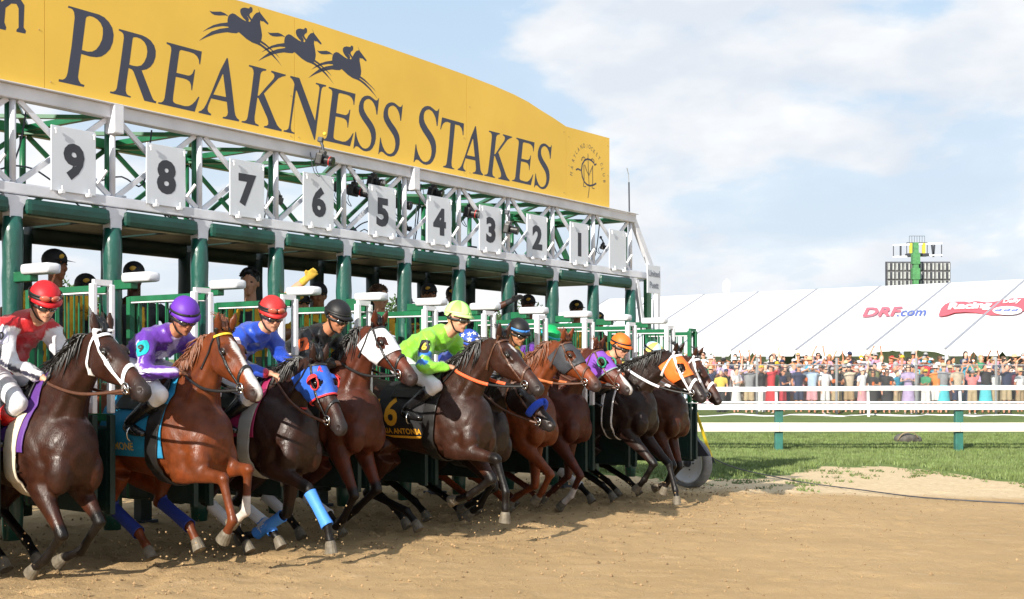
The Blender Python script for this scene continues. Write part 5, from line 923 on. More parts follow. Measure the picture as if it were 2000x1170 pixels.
Hn[8] = horse(8, 'dark horse in a blue hood with red blinker cups, front legs wrapped in light blue', 1.25, 1.32, (.62, 1.51), (.93, 1.05), [(.62, .56), (.81, .30), (.86, .10)], [(.14, .32), (-.20, .13), (-.42, .08)], hk(.3), hk2(.25), '331b12', '120d0b', hair_b, yaw=-.14, bridle=(leather_b, leather_n), hood=(cloth('hood_blue', (.02, .10, .50)), 'cup', cloth('hood_red', (.62, .03, .03))),
    extras=dict(cloth=cloth('magenta', (.26, .01, .07)), cloth_x=(-.35, .17), cloth_z=-.40, girth=cloth('greyband', (.30, .30, .29)), wraps=[(0, cloth('wrap_blue', (.06, .26, .80)), .12, 1.02), (1, cloth('wrap_blue', (.06, .26, .80)), .15, 1.0), (2, nylon_w, .2, 1), (3, nylon_w, .2, 1)], headprint=[('RSI', .09, .012, .040, cloth('hood_red', (.62, .03, .03)))]))
Hn[7] = horse(7, 'bay horse in a plain white hood with a black bridle', 1.10, 1.44, (.56, 1.82), (.98, 1.40), [(.40, .43), (.26, .22), (.10, .09)], [(.42, .46), (.18, .27), (.0, .14)], hk(.1), hk2(.2), '5a2b1a', '170d0b', hair_b, bridle=(leather_b, leather_b), hood=(cloth('hood_white', (.76, .76, .80)), 'plain', None),
    extras=dict(cloth=leather_b, wraps=[(2, nylon_w, .2, 1), (3, nylon_w, .2, 1)]))
Hn[6] = horse(6, 'dark brown horse wearing a black cloth with a large yellow number and name', 1.57, 1.40, (.68, 1.74), (1.12, 1.32), [(.70, .72), (.79, .45), (.78, .20)], [(.46, .52), (.20, .36), (.01, .30)], [(-.5, .70), (-.72, .36), (-.28, .22), (-.12, .08)], hk(-.2), '3c2116', '130e0c', hair_b, bridle=(leather_n, leather_b), blaze=3,
    extras=dict(grip=mat('grip_orange', (.75, .12, .04), .5), cloth=cloth('black', (.010, .010, .012)), cloth_x=(-.52, .04), cloth_z=-.54, print=[('cloth_number', '6', -.33, -.31, .25, mat('number_gold', (.72, .34, .02), .6)), ('cloth_name', 'RIA ANTONIA', -.215, -.475, .05, mat('number_gold', (.72, .34, .02), .6))],
    patch=[(-.51, -.49, -.53, -.10, mat('number_gold', (.72, .34, .02), .6)), (-.51, .02, -.535, -.515, mat('number_gold', (.72, .34, .02), .6))]))
Hn[5] = horse(5, 'very dark horse with lowered head and a fluffy blue noseband', 1.08, 1.28, (.66, 1.40), (1.09, 1.02), [(.46, .42), (.32, .22), (.15, .1)], [(.30, .36), (.08, .22), (-.1, .12)], hk(), hk2(.1), '2a1812', '110c0b', hair_b, bridle=(leather_n, leather_n),
    extras=dict(cloth=cloth('black', (.01, .01, .012)), noseroll=cloth('fleece_blue', (.02, .07, .55), .95)))
Hn[4] = horse(4, 'chestnut horse in a charcoal grey hood', 1.0, 1.40, (.69, 1.78), (1.10, 1.36), [(.58, .47), (.48, .30), (.38, .18)], [(.22, .32), (.0, .2), (-.12, .09)], hk(), hk2(.1), '7a3c1c', '2a140b', hair_c, hair='c', bridle=(leather_n, leather_n), hood=(cloth('hood_grey', (.035, .037, .045)), 'plain', None),
    extras=dict(cloth=cloth('black', (.01, .01, .012)), grip=mat('grip_rust', (.45, .13, .04), .5)))
Hn[3] = horse(3, 'dark chestnut horse in a purple hood with green eye rings', .82, 1.40, (.67, 1.73), (1.10, 1.31), [(.52, .40), (.40, .18), (.24, .05)], [(.20, .36), (.02, .2), (-.14, .08)], hk(), hk2(), '57281a', '1e100c', hair_c, blaze=2, white_feet=(('f', -1),), hair='c', bridle=(leather_n, leather_n), hood=(cloth('hood_purple', (.20, .06, .42)), 'ring', cloth('hood_trim', (.22, .30, .30))),
    extras=dict(cloth=cloth('black', (.01, .01, .012)), ring=mat('ring_green', (.01, .22, .12), .5)))
Hn[2] = horse(2, 'near black horse in an orange hood with white bridle straps', 1.12, 1.46, (.81, 1.70), (1.18, 1.22), [(.58, .50), (.46, .32), (.34, .19)], [(.62, .48), (.71, .20), (.74, .05)], hk(.1), hk2(.1), '2a1914', '120d0c', hair_b, bridle=(nylon_w, leather_b), hood=(cloth('hood_orange', (.80, .16, .02)), 'plain', None),
    extras=dict(grip=nylon_w, cloth=leather_b, cloth2=nylon_w, girth_trim=nylon_w, wraps=[(2, nylon_w, .2, 1)]))
Hn[1] = horse(1, 'bay horse with a white bridle, its head just beyond the orange hood', 1.02, 1.42, (.66, 1.68), (.98, 1.22), [(.42, .43), (.34, .24), (.27, .1)], [(.36, .40), (.2, .2), (.02, .12)], hk(), hk2(), '4a2718', '170f0c', hair_b, bridle=(nylon_w, leather_n), extras=dict(cloth=leather_b))
# ================================================================== PEOPLE
skin_l = mat('skin', (.5, .3, .22), .5, attr='Col', var=.12, scale=40, spec=.4, bump=.05, bscale=200)
silk = mat('racing_silk', (.5, .5, .5), .36, attr='Col', var=.16, scale=14, bump=.35, bscale=26, spec=.5, sheen=.2)
cott = mat('cotton', (.5, .5, .5), .75, attr='Col', var=.18, scale=14, bump=.3, bscale=16)
breech = mat('breeches', (.74, .74, .78), .55, var=.1, scale=12, bump=.25, bscale=18)
bootm = mat('boot_black', (.010, .010, .011), .22, var=.3, scale=20, spec=.7); goggle = mat('goggle_lens', (.02, .018, .015), .06, spec=1, coat=1); gstrap = mat('goggle_strap', (.012, .012, .012), .5)
def helmet_mat(n, c, c2=None):
    return mat('helmet_'+n, c, .5, var=.12, scale=9, bump=.12, bscale=22, spec=.4)
def smin(v, segs):
    return np.min([segdist(v, a, b)[0] for a, b in segs], axis=0)
def frame(fwd, upv):
    f = unit(fwd); l = unit(np.cross(upv, f)); return f, l, np.cross(f, l)
def hand_mesh(mb, wrist, dirv, palm, lat, curl=1.2, s=1.0, skip=False):
    """palm, four unequal bent fingers and a thumb; palm = direction the palm faces"""
    d = unit(dirv); p = unit(palm-np.dot(palm, d)*d); l = unit(lat-np.dot(lat, d)*d-np.dot(lat, p)*p)   # l points to the thumb side
    w = np.array(wrist)
    mb.sweep([w-d*.01, w+d*.02*s, w+d*.055*s, w+d*.085*s], [.025*s, .032*s, .039*s, .037*s], [.018*s, .016*s, .014*s, .012*s], 10, tuple(l))
    for k, (o, Lf) in enumerate(((.030, .068), (.011, .077), (-.009, .071), (-.028, .055))):
        a = w+d*.080*s+l*o*s; P = [a]; ang = 0
        for j, fr in enumerate((.45, .32, .23)):
            ang += curl*(.75 if j == 0 else 1.0)*(1+.06*k); P.append(P[-1]+(d*math.cos(ang)+p*math.sin(ang))*Lf*fr*s)
        mb.sweep(P, [.0098*s, .0092*s, .0085*s, .0075*s], seg=7, lat=tuple(l))
    a = w+d*.03*s+l*.028*s; t1 = a+(l*.65+d*.6+p*.35*curl)*.034*s; t2 = t1+(d*.8+p*.6*curl+l*.1)*.028*s; mb.sweep([a-l*.01, t1, t2], [.0135*s, .0115*s, .0085*s], seg=8)
def head_mesh(mb, c, f, l, u, s=1.0):
    q = lambda a, b, z: c+(f*a+l*b+u*z)*s
    mb.ell(q(-.012, 0, .025), (.098*s, .078*s, .100*s), (f, l, u), 16, 12)
    mb.sweep([q(.03, 0, .04), q(.042, 0, -.01), q(.045, 0, -.06), q(.048, 0, -.098)], [.068*s, .064*s, .05*s, .028*s], [.05*s, .048*s, .042*s, .028*s], 12, tuple(l), 2)
    mb.sweep([q(.0, 0, -.02), q(.0, 0, -.07), q(.03, 0, -.095)], [.063*s, .055*s, .03*s], [.06*s, .045*s, .03*s], 12, tuple(l), 2)
    mb.sweep([q(.085, 0, .022), q(.097, 0, -.002), q(.108, 0, -.022), q(.095, 0, -.034)], [.010*s, .012*s, .016*s, .013*s], [.012*s, .013*s, .014*s, .008*s], 8, tuple(l), 2)
    mb.ell(q(.086, 0, -.055), (.011*s, .025*s, .006*s), (f, l, u)); mb.ell(q(.084, 0, -.066), (.012*s, .021*s, .007*s), (f, l, u)); mb.ell(q(.075, 0, -.092), (.018*s, .02*s, .016*s), (f, l, u))
    for sg in (-1, 1):
        mb.ell(q(.075, sg*.03, .035), (.016*s, .024*s, .008*s), (f, l, u)); mb.ell(q(.066, sg*.042, -.02), (.022*s, .02*s, .018*s), (f, l, u)); mb.ell(q(-.012, sg*.079, -.005), (.017*s, .008*s, .03*s), (f, l, u))
def face_parts(T, c, f, l, u, s=1.0, brow=None):
    q = lambda a, b, z: c+(f*a+l*b+u*z)*s
    for sg in (-1, 1):
        m = MB(); m.ell(q(.080, sg*.031, .014), (.010*s, .013*s, .008*s), (f, l, u)); m.local('eye', eyem, T)
def mouth_col(base):
    return base
def jockey(no, label, zw, helm, cols, helm_m, tilt=.35, yaw=-.2, patch=None, band=None, up_gog=False, dx=0, dz=0, boot_top=None, breech_print=None, skin='c98d6c', extra=None):
    s0 = (8.53-no)*GW; xw = XW[no]; p = G(s0, xw, 0); zg = float(np.interp(s0, GPX, GPZ))
    T = thing('jockey', label, 'jockey', (p[0], p[1], zg), HEAD_RZ, group='jockeys riding out of the gate')
    W = lambda x, y, z: np.array((x+dx, y, zw+z+dz)); J = {}
    pel, wai, che, nek = W(-.44, 0, .13), W(-.33, 0, .24), W(-.14, 0, .345), W(-.005, 0, .415); hc = np.array(W(.105, 0, .505)); hc = np.array((helm[0], 0, helm[1]-.022))
    f = np.array((math.cos(yaw)*math.cos(tilt), math.sin(yaw)*math.cos(tilt), -math.sin(tilt))); l = unit(np.cross((0, 0, 1.), f)); u = np.cross(f, l)
    nt_ = hc-f*.03-u*.085; nek = np.array((nt_[0]-.085, 0, nt_[2]-.05)); che = nek+np.array((-.13, 0, -.055)); wai = (che+pel)/2+np.array((-.01, 0, .035))
    sk = MB(); head_mesh(sk, hc, f, l, u); sk.sweep([nek-(0.03, 0, .02), nek, nt_, hc-u*.03], [.07, .064, .060, .055], seg=12)
    tor = MB(); tor.sweep([pel-(.05, 0, .03), pel, wai, che, nek-(.02, 0, .01), nek+(nt_-nek)*.6], [.11, .165, .16, .195, .15, .066], [.09, .115, .11, .125, .10, .06], 18, sub=3)
    gar = MB(); gar.v = list(tor.v); gar.f = list(tor.f); br = MB(); bt = []; segs = []
    for sg in (-1, 1):
        sh = che+np.array((.075, sg*.165, .015)); wr = W(.185-dx*.5, sg*.075, .075-dz*.5); dsh = wr-sh; L = np.linalg.norm(dsh); out = unit(np.array((-.35, sg*.75, -.35))); out = unit(out-np.dot(out, dsh/L)*dsh/L)
        a1, a2 = .285, .26; h_ = math.sqrt(max(.0004, a1*a1-((L*L+a1*a1-a2*a2)/(2*L))**2)); el = sh+dsh/L*((L*L+a1*a1-a2*a2)/(2*L))+out*h_
        gar.sweep([che+(.03, sg*.09, .01), sh, sh+(el-sh)*.3, sh+(el-sh)*.75, el], [.085, .084, .074, .066, .060], seg=12, sub=2); gar.ell(el, (.052,)*3); gar.sweep([el, el+(wr-el)*.4, el+(wr-el)*.86, el+(wr-el)*.93], [.060, .058, .042, .030], seg=12, sub=2)
        sk.sweep([sh, el], [.04, .036], seg=10); sk.sweep([el, el+(wr-el)*.5, wr], [.036, .034, .024], seg=10)
        hand_mesh(sk, wr, (.85, -sg*.25, -.25), (-.1, -sg*.25, -.9), (.2, -sg*1.0, .1), curl=1.25)
        hip, kn, an, toe, heel = W(-.40, sg*.10, .10), W(.14-dx, sg*.235, -.085-dz), W(-.145-dx, sg*.265, -.27-dz), W(.02-dx, sg*.285, -.355-dz), W(-.19-dx, sg*.265, -.315-dz)
        br.sweep([hip-(.05, 0, .0), hip, hip+(kn-hip)*.35, hip+(kn-hip)*.75, kn], [.10, .11, .092, .072, .062], seg=14, sub=2); br.ell(kn, (.064, .06, .062)); br.sweep([kn, kn+(an-kn)*.3], [.060, .056], seg=12)
        b = MB(); b.sweep([kn+(an-kn)*.22, kn+(an-kn)*.4, kn+(an-kn)*.75, an, heel*.5+an*.5], [.060, .062, .048, .042, .038], seg=14, sub=2)
        ft = unit(toe-heel); b.sweep([heel-ft*.02, heel+ft*.03, heel+ft*.10, toe-ft*.04, toe+ft*.01], [.026, .034, .036, .040, .022], [.036, .045, .042, .028, .016], 12, (0, 1, 0), 2)
        bt.append((b, kn, an)); segs.append((sh, el, wr, kn))
        sk.sweep([hip, kn, an], [.07, .045, .03], seg=10); sk.sweep([heel, toe], [.025, .02], seg=8)
    sk.sweep([pel, wai, che, nek], [.11, .11, .13, .07], [.08]*4, 12)
    sc = np.array(S(skin)[:3])
    def scol(v, N):
        c = np.tile(sc, (len(v), 1)); r = v-hc; a, b, z = r@f, r@l, r@u
        lip = (a > .07)*np.clip(1-np.abs(z+.060)/.012, 0, 1)*np.clip(1-np.abs(b)/.03, 0, 1); c = c*(1-.5*lip[:, None]*np.array((.3, .8, .7)))
        ln = (a > .075)*(np.abs(z+.0605) < .0035)*(np.abs(b) < .024); c = c*(1-.75*ln[:, None])
        beard = np.clip((-.04-z)/.04, 0, 1)*(a > 0)*(a < .3)*.22; return c*(1-beard[:, None])
    organic('body', sk, .0098, skin_l, T, 2, scol); face_parts(T, hc, f, l, u)
    def gcol(v, N): return cols(v, N, dict(pel=pel, che=che, nek=nek, segs=segs))
    o, D = organic('silks', gar, .0148, silk, T, 3, gcol, wrinkle=.0075)
    o2, D2 = organic('breeches', br, .017, breech, T, 3, wrinkle=.003)
    for b, kn, an in bt: b.local('boot', bootm, T)
    if boot_top is not None:
        for b, kn, an in bt: m = MB(); m.sweep([kn+(an-kn)*.24, kn+(an-kn)*.55], [.064, .060], seg=14); m.local('boot_cuff', boot_top, T)
    # helmet, brim, goggles
    q = lambda a, b, z: hc+f*a+l*b+u*z
    hm = MB(); V = []; nu, nv = 28, 10
    for i in range(nv+1):
        ph = (math.pi/2+.10)*i/nv
        for j in range(nu): th = 2*math.pi*j/nu; V.append(q(-.008+.123*math.cos(th)*math.sin(ph), .101*math.sin(th)*math.sin(ph), .058+.100*math.cos(ph)-(.030 if math.cos(th) < -.2 else 0)*(i/nv)**3))
    hm.add(V, [(i*nu+j, (i+1)*nu+j, (i+1)*nu+(j+1) % nu, i*nu+(j+1) % nu) for i in range(nv) for j in range(nu)]); hme = hm.local('helmet', helm_m if not isinstance(helm_m, tuple) else helm_m[0], T)
    if isinstance(helm_m, tuple):
        me = hme.data; me.materials.append(helm_m[1])
        for pz in me.polygons:
            th = (pz.index % nu)/nu
            if int(th*8) % 2: pz.material_index = 1
    m = MB(); V = []
    for j in range(17):
        th = -1.35+2.7*j/16; V += [q(-.008+.123*math.cos(th), .101*math.sin(th), .056), q(-.008+(.123+.056*math.cos(th)**1)*math.cos(th), .114*math.sin(th), .036), q(-.008+.120*math.cos(th), .104*math.sin(th), .038)]
    m.add(V, [(3*j, 3*j+1, 3*j+4, 3*j+3) for j in range(16)]+[(3*j+1, 3*j+2, 3*j+5, 3*j+4) for j in range(16)]); m.local('brim', helm_m if not isinstance(helm_m, tuple) else helm_m[1], T)
    ring = lambda r0, r1, z, w, h, nm, mm, a0=0, a1=6.2832, n=32: (lambda m: (m.sweep([q(-.008+r0*math.cos(a), r1*math.sin(a), z+(.0 if a0 else .006*math.cos(a))) for a in np.linspace(a0, a1, n)], [w]*n, [h]*n, 8, tuple(u)), m.local(nm, mm, T)))(MB())
    ring(.124, .102, .058, .011, .004, 'helmet_band', band or gstrap)
    m = MB(); m.sweep([q(.0, -.098, .03), q(.005, -.078, -.03), q(.03, -.045, -.092), q(.05, 0, -.108), q(.03, .045, -.092), q(.005, .078, -.03), q(.0, .098, .03)], [.006]*7, [.004]*7, 6, tuple(u), 3); m.local('chin_strap', gstrap, T)
    for sg in (-1, 1):
        m = MB(); m.ell(q(.092, sg*.034, .002), (.024, .037, .023), (f, unit(l+f*-.45*sg), u)); m.local('goggle_lens', goggle, T)
    ring(.106, .088, .002, .012, .005, 'goggle_strap', gstrap, -1.9, 1.9, 20); ring(.105, .088, .010, .009, .004, 'goggle_strap', gstrap, 1.6, 4.7, 20)
    if up_gog:
        for sg in (-1, 1): m = MB(); m.ell(q(.117, sg*.034, .080), (.020, .036, .022), (unit(f+u*.3), unit(l-f*.35*sg), u)); m.local('spare_goggle_lens', mat('amber_lens', (.45, .10, .06), .08, coat=1), T)
        ring(.127, .105, .08, .009, .004, 'spare_goggle_strap', gstrap)
    if no == 5:      # white stars on the blue helmet
        for th, ph in ((-.9, .75), (-.2, .55), (-1.5, 1.1), (.5, .9), (-.75, 1.25), (.0, 1.2), (-2.1, .8)):
            n_ = unit(f*math.cos(th)*math.sin(ph)+l*math.sin(th)*math.sin(ph)+u*math.cos(ph)); c = q(-.008+.1255*math.cos(th)*math.sin(ph), .1035*math.sin(th)*math.sin(ph), .058+.1025*math.cos(ph)); e1 = unit(np.cross(n_, (0, 0, 1.))); e2 = np.cross(e1, n_)
            m = MB(); m.add([c+(e1*math.sin(k*.6283)+e2*math.cos(k*.6283))*(.028 if k % 2 == 0 else .012) for k in range(10)]+[c+n_*.004], [(k, (k+1) % 10, 10) for k in range(10)]); m.local('star', nylon_w, T, False)
    tr_ = bvh(D)
    if patch:
        txt, pm, tm, sz = patch; sh, el, wr, kn = segs[0]; c = sh+(el-sh)*.30; dn_ = unit(el-sh); PD = unit((-.42, .9, -.1)); ex_ = unit(np.cross(-dn_, -PD))
        V, F = grid2d(.095, .125, 5, 5, True); project('arm_patch', V, F, c-PD*.3, ex_, -dn_, PD, tr_, .006, pm, T)
        V, F = text2d(txt, sz, .035); project('arm_number', V, F, c-PD*.3, ex_, -dn_, PD, tr_, .012, tm, T)
    if breech_print:
        t2 = bvh(D2); hip, kn = W(-.40, -.1, .10), W(.14-dx, -.235, -.085-dz); c = hip+(kn-hip)*.42; dd_ = unit((kn-hip)*(1, 0, 1)); V, F = text2d(breech_print, .045, .01); project('breeches_print', V, F, c+np.array((0, -.4, 0)), dd_, np.array((-dd_[2], 0, dd_[0])), (0, 1, 0), t2, .006, navy, T)
    # whip
    if extra == 'whip': m = MB(); h0 = segs[0][2]+np.array((.06, -.02, .0)); m.sweep([h0+(.03, 0, .03), h0, h0+(-.25, -.05, -.26), h0+(-.4, -.07, -.44)], [.009, .009, .006, .004], seg=6); m.local('whip', leather_b, T)
    return T
XW = {10: .98, 9: 1.30, 8: 1.25, 7: 1.10, 6: 1.57, 5: 1.08, 4: 1.0, 3: .82, 2: 1.12, 1: 1.02}
def two(base, sleeve=None, stripe=None, sash=None):
    b = np.array(base); 
    def fn(v, N, J):
        c = np.tile(b, (len(v), 1))
        for sg, (sh, el, wr, kn) in zip((-1, 1), J['segs']):
            d1, t1 = segdist(v, sh, el); d2, t2 = segdist(v, el, wr); arm = (np.minimum(d1, d2) < .10) & ((t1 > .12) | (d2 < d1)) & (v[:, 1]*sg > .10) | (d2 < .07)
            if sleeve is not None: c[arm] = sleeve
            if stripe is not None:
                kind, sc_ = stripe; tt = np.where(d1 < d2, t1*.5, .5+t2*.5)
                if kind == 'bands': k = arm & (((tt > .26) & (tt < .34)) | ((tt > .40) & (tt < .48)))
                elif kind == 'long':
                    s1, s2 = unit(el-sh), unit(wr-el); kk = [];
                    for A_, s_ in ((sh, s1), (el, s2)): o_ = unit(np.array((-.25, sg*1., .15))-s_*np.dot((-.25, sg*1., .15), s_)); a_ = np.cross(s_, o_); r = v-A_; kk.append((r@o_ > .012) & (np.abs(r@a_) < .017))
                    k = arm & np.where(d1 < d2, kk[0], kk[1])
                else: k = arm & (tt > .88)
                c[k] = sc_
        if sash is not None:
            kind, sc_ = sash
            if kind == 'v': k = (np.abs(v[:, 1]) < .035) & (v[:, 2] < J['nek'][2]-.02)
            elif kind == 'band': k = np.abs((v-J['che'])@unit(J['nek']-J['pel'])+.05) < .04
            elif kind == 'blotch': k = (fbm(v[:, 0]*14, v[:, 2]*14+v[:, 1]*9, 2) > .47)
            elif kind == 'low': k = ((v-J['che'])@unit(J['nek']-J['pel'])) < -.10
            elif kind == 'spot': k = np.linalg.norm((v-J['che'])-(.04, -.14, 0), axis=1) < .07
            c[k] = sc_
        return c
    return fn
pm = lambda n, c: mat('patch_'+n, c, .5, var=.05)
WHT, BLK = (.76, .76, .80), (.010, .010, .012)
hel = lambda no, d, z: (d-XW[no], z-.035)
jockey(10, 'jockey in red vest with white sleeves and red helmet, arm patch ten, leftmost', 1.26, (.06, 1.86), two((.52, .012, .02), WHT, ('long', (.03, .03, .06)), ('spot', BLK)), helmet_mat('red', (.58, .012, .02)), .42, -.30, ('10', pm('lilac', (.62, .60, .78)), pm('black', BLK), .062), up_gog=True, boot_top=cloth('boot_red', (.5, .01, .01), .3), breech_print="RUBY'S", extra='whip', skin='d8a184')
jockey(9, 'jockey in purple silks with white striped sleeve and teal arm patch nine', 1.32, (.10, 1.80), two((.12, .03, .36), None, ('long', (.62, .55, .80)), ('v', (.5, .42, .7))), helmet_mat('purple', (.13, .03, .42)), .45, -.35, ('9', pm('teal', (.01, .42, .45)), pm('black', BLK), .062), skin='b5795a')
jockey(8, 'jockey in shiny blue silks and red helmet with a second pair of goggles', 1.32, (.10, 1.86), two((.015, .07, .52), None, ('cuff', (.55, .02, .05))), helmet_mat('cherry', (.56, .03, .03)), .38, -.45, ('8', pm('pink', (.75, .60, .62)), pm('pinkink', (.7, .45, .5)), .06), up_gog=True, skin='d79f82')
jockey(7, 'jockey in black silks with a bright pink band and orange arm patch seven', 1.44, (.08, 1.885), two(BLK, None, None, ('band', (.72, .05, .35))), helmet_mat('black', BLK), .40, -.10, ('7', pm('orange', (.70, .12, .03)), pm('black', BLK), .062), skin='b97c5c', dz=-.05)
jockey(6, 'jockey in lime green silks with blue sleeve bands and black arm patch six', 1.40, (.185, 1.91), two((.26, .68, .05), None, ('bands', (.03, .16, .60))), (helmet_mat('lime', (.30, .74, .12)), helmet_mat('pale_lime', (.55, .80, .30))), .22, -.05, ('6', pm('black', BLK), pm('yellow', (.8, .55, .02)), .07), band=helmet_mat('pale_lime', (.55, .80, .30)), breech_print="RUBY'S", skin='d8a184', extra='whip')
jockey(5, 'jockey half hidden behind the lime rider, blue helmet with white stars', 1.28, (.09, 1.71), two((.02, .05, .35), WHT, ('bands', (.55, .02, .04)), ('band', (.6, .03, .04))), helmet_mat('blue', (.03, .08, .42)), .35, -.25, skin='d79f82', dz=-.05)
jockey(4, 'jockey in yellow silks and a black helmet with a light blue band', 1.40, (.10, 1.86), two((.80, .55, .02), None, None, ('spot', BLK)), helmet_mat('black', BLK), .40, -.35, band=mat('band_blue', (.05, .25, .75), .5), skin='c48a68', dz=-.03)
jockey(3, 'jockey in dark purple silks and a green helmet, low between two horses', 1.40, (.05, 1.83), two((.13, .03, .33)), helmet_mat('green', (.0, .36, .10)), .5, -.3, band=mat('band_cyan', (.05, .45, .65), .5), skin='7a4a35', dz=-.12)
jockey(2, 'jockey in orange silks and orange helmet behind the purple hooded horse', 1.46, (.08, 1.77), two((.85, .16, .04)), helmet_mat('orange', (.85, .17, .02)), .38, -.15, skin='d79f82', dz=-.16)
jockey(1, 'jockey in pale blue and yellow silks with quartered helmet, farthest rider', 1.42, (.06, 1.71), two((.40, .58, .68), None, None, ('blotch', (.74, .62, .12))), (helmet_mat('pale_blue', (.45, .65, .75)), helmet_mat('yellow', (.80, .66, .12))), .6, .35, ('1', pm('red', (.55, .02, .03)), pm('white', WHT), .06), skin='d79f82', dz=-.16)
# white stars on the blue helmet
# ------------------------------------------------------------------ gate crew standing behind the doors
def crew(label, px, top, d, face, cap, shirt, arm=None, hair=None, skin='8a5a3f', glove=None, turn=0):
    k = (px-1000)/2500; s = (k*(10.25-.6*d)+3.2-.8*d)/(.6-.8*k); p = G(s, d, 0); Y = p[1]; ztop = 2.1+(700-top)/2500*Y; T = thing('gate_hand', label, 'gate worker', (p[0], p[1], ztop-1.70), face, group='gate crew behind the doors')
    hc = np.array((0, 0, 1.66)); f = np.array((math.cos(turn), math.sin(turn), -.08)); f = unit(f); l = unit(np.cross((0, 0, 1.), f)); u = np.cross(f, l); sk = MB(); head_mesh(sk, hc, f, l, u); sk.sweep([(-.02, 0, 1.40), (0, 0, 1.6)], [.06, .055], seg=12)
    sh = MB(); sh.sweep([(0, 0, .86), (0, 0, 1.0), (0, 0, 1.2), (-.01, 0, 1.36), (-.01, 0, 1.45), (-.005, 0, 1.49)], [.17, .165, .185, .20, .15, .06], [.12, .12, .13, .12, .09, .06], 18, sub=2)
    arms = []
    for sg in (-1, 1):
        S_ = np.array((-.01, sg*.19, 1.40)); tgt = arm.get(sg) if arm else None
        if tgt is None: E_, Wr = S_+(.02, sg*.06, -.28), S_+(.16, sg*.02, -.46)
        else:
            Wr = np.array(tgt); dd = Wr-S_; L = np.linalg.norm(dd); Wr = S_+dd/L*min(L, .54); dd = Wr-S_; L = np.linalg.norm(dd); o_ = np.array((0, sg*.8, -.5)); o_ = unit(o_-np.dot(o_, dd/L)*dd/L); E_ = S_+dd*.52+o_*math.sqrt(max(0, .28**2-(L*.52)**2))
        sh.sweep([(0, sg*.10, 1.40), S_, S_+(E_-S_)*.7], [.08, .072, .062], seg=12, sub=2); sk.sweep([S_, E_], [.045, .04], seg=10); sk.ell(E_, (.042,)*3); sk.sweep([E_, E_+(Wr-E_)*.4, Wr], [.041, .042, .028], seg=10)
        hd_ = unit(Wr-E_); t = hand_target = MB() if glove else sk; hand_mesh(t, Wr, hd_, (hd_[2], 0, -hd_[0]) if abs(hd_[1]) < .9 else (1, 0, 0), (0, -sg, .2), curl=.25 if tgt is not None else .7, s=1.08 if glove else 1)
        if glove: t.sweep([Wr-hd_*.06, Wr-hd_*.02, Wr+hd_*.01], [.038, .034, .030], seg=12); v, ff = remesh(t, .008, 1); link('glove', mkmesh('glove', v, ff, True), glove, T)
    sk.sweep([(0, 0, .85), (0, 0, 1.4)], [.13, .15], [.09, .09], 10)
    for sg in (-1, 1): sk.sweep([(0, sg*.09, .95), (.01, sg*.10, .5), (0, sg*.10, .06)], [.075, .055, .035], seg=10); sk.sweep([(-.05, sg*.10, .035), (.16, sg*.11, .03)], [.035, .03], seg=8)
    sc = np.array(S(skin)[:3]); organic('body', sk, .0108, skin_l, T, 2, lambda v, N: np.tile(sc, (len(v), 1))); face_parts(T, hc, f, l, u)
    b1, b2 = np.array(shirt[0]), np.array(shirt[1])
    organic('shirt', sh, .016, cott, T, 3, lambda v, N: np.where(((np.abs(v[:, 1]) < .06) & (v[:, 0] < .5) & (v[:, 2] < 1.40))[:, None], b2, b1), wrinkle=.006)
    tr_ = MB()
    for sg in (-1, 1): tr_.sweep([(0, sg*.085, .98), (.01, sg*.10, .5), (0, sg*.10, .10)], [.098, .078, .06], seg=12, sub=2)
    tr_.local('trousers', cloth('trouser_khaki', (.10, .09, .07)), T)
    q = lambda a, b, z: hc+f*a+l*b+u*z
    if cap:
        m = MB(); m.ell(q(-.012, 0, .045), (.107, .09, .092), (f, l, u), 18, 10); m.local('cap', cap, T); m = MB(); V = []
        for j in range(13):
            th = -1.2+2.4*j/12; V += [q(-.012+.10*math.cos(th), .085*math.sin(th), .052), q(.06+.125*math.cos(th)**.5*.9, .078*math.sin(th), .038)]
        m.add(V, [(2*j, 2*j+1, 2*j+3, 2*j+2) for j in range(12)]); m.local('peak', cap, T)
        m = MB(); m.ell(q(.08, -.03, .075), (.012, .03, .020), (unit(f+u*.5), l, u)); m.local('cap_badge', mat('badge_gold', (.60, .36, .04), .5), T)
    else:
        m = MB(); m.ell(q(-.025, 0, .045), (.102, .088, .090), (f, l, u), 18, 10)
        for i in range(90):
            a, b = random.uniform(-2.6, 2.6), random.uniform(.1, 1.35); n_ = f*math.cos(a)*math.sin(b)*-1+l*math.sin(a)*math.sin(b)+u*math.cos(b); c = q(-.025, 0, .045)+n_*.088; m.sweep([c, c+n_*.012+u*.004, c+n_*.014-f*.02], [.010, .008, .002], seg=4)
        m.local('hair', hair or hair_b, T)
    return T
CB = mat('cap_black', (.012, .012, .015), .7, var=.3, scale=20); YB = ((.80, .43, .02), (.025, .028, .03)); YB2 = ((.025, .028, .03), (.80, .43, .02))
gy = mat('glove_yellow', (.62, .40, .05), .75, var=.2, bump=.2, bscale=30); gk = mat('glove_dark', (.02, .02, .022), .7, var=.3)
crew('gate worker in black cap and yellow sleeves behind the leftmost helmet', 108, 509, -.32, R(-70), CB, YB, {-1: (.4, -.45, 1.25), 1: (.45, .3, 1.2)}, turn=.9)
crew('gate worker in black cap with hand gripping the bars, left of the purple rider', 262, 532, -.32, R(-60), CB, YB2, {-1: (.33, -.2, 1.42), 1: (.4, .2, 1.2)}, skin='4a2c1f')
crew('dark haired gate worker waving a yellow glove to the right', 488, 545, -.30, R(-100), None, YB, {1: (.25, .75, 1.78), -1: (.3, -.2, 1.2)}, hair_b, 'c99578', gy, turn=.2)
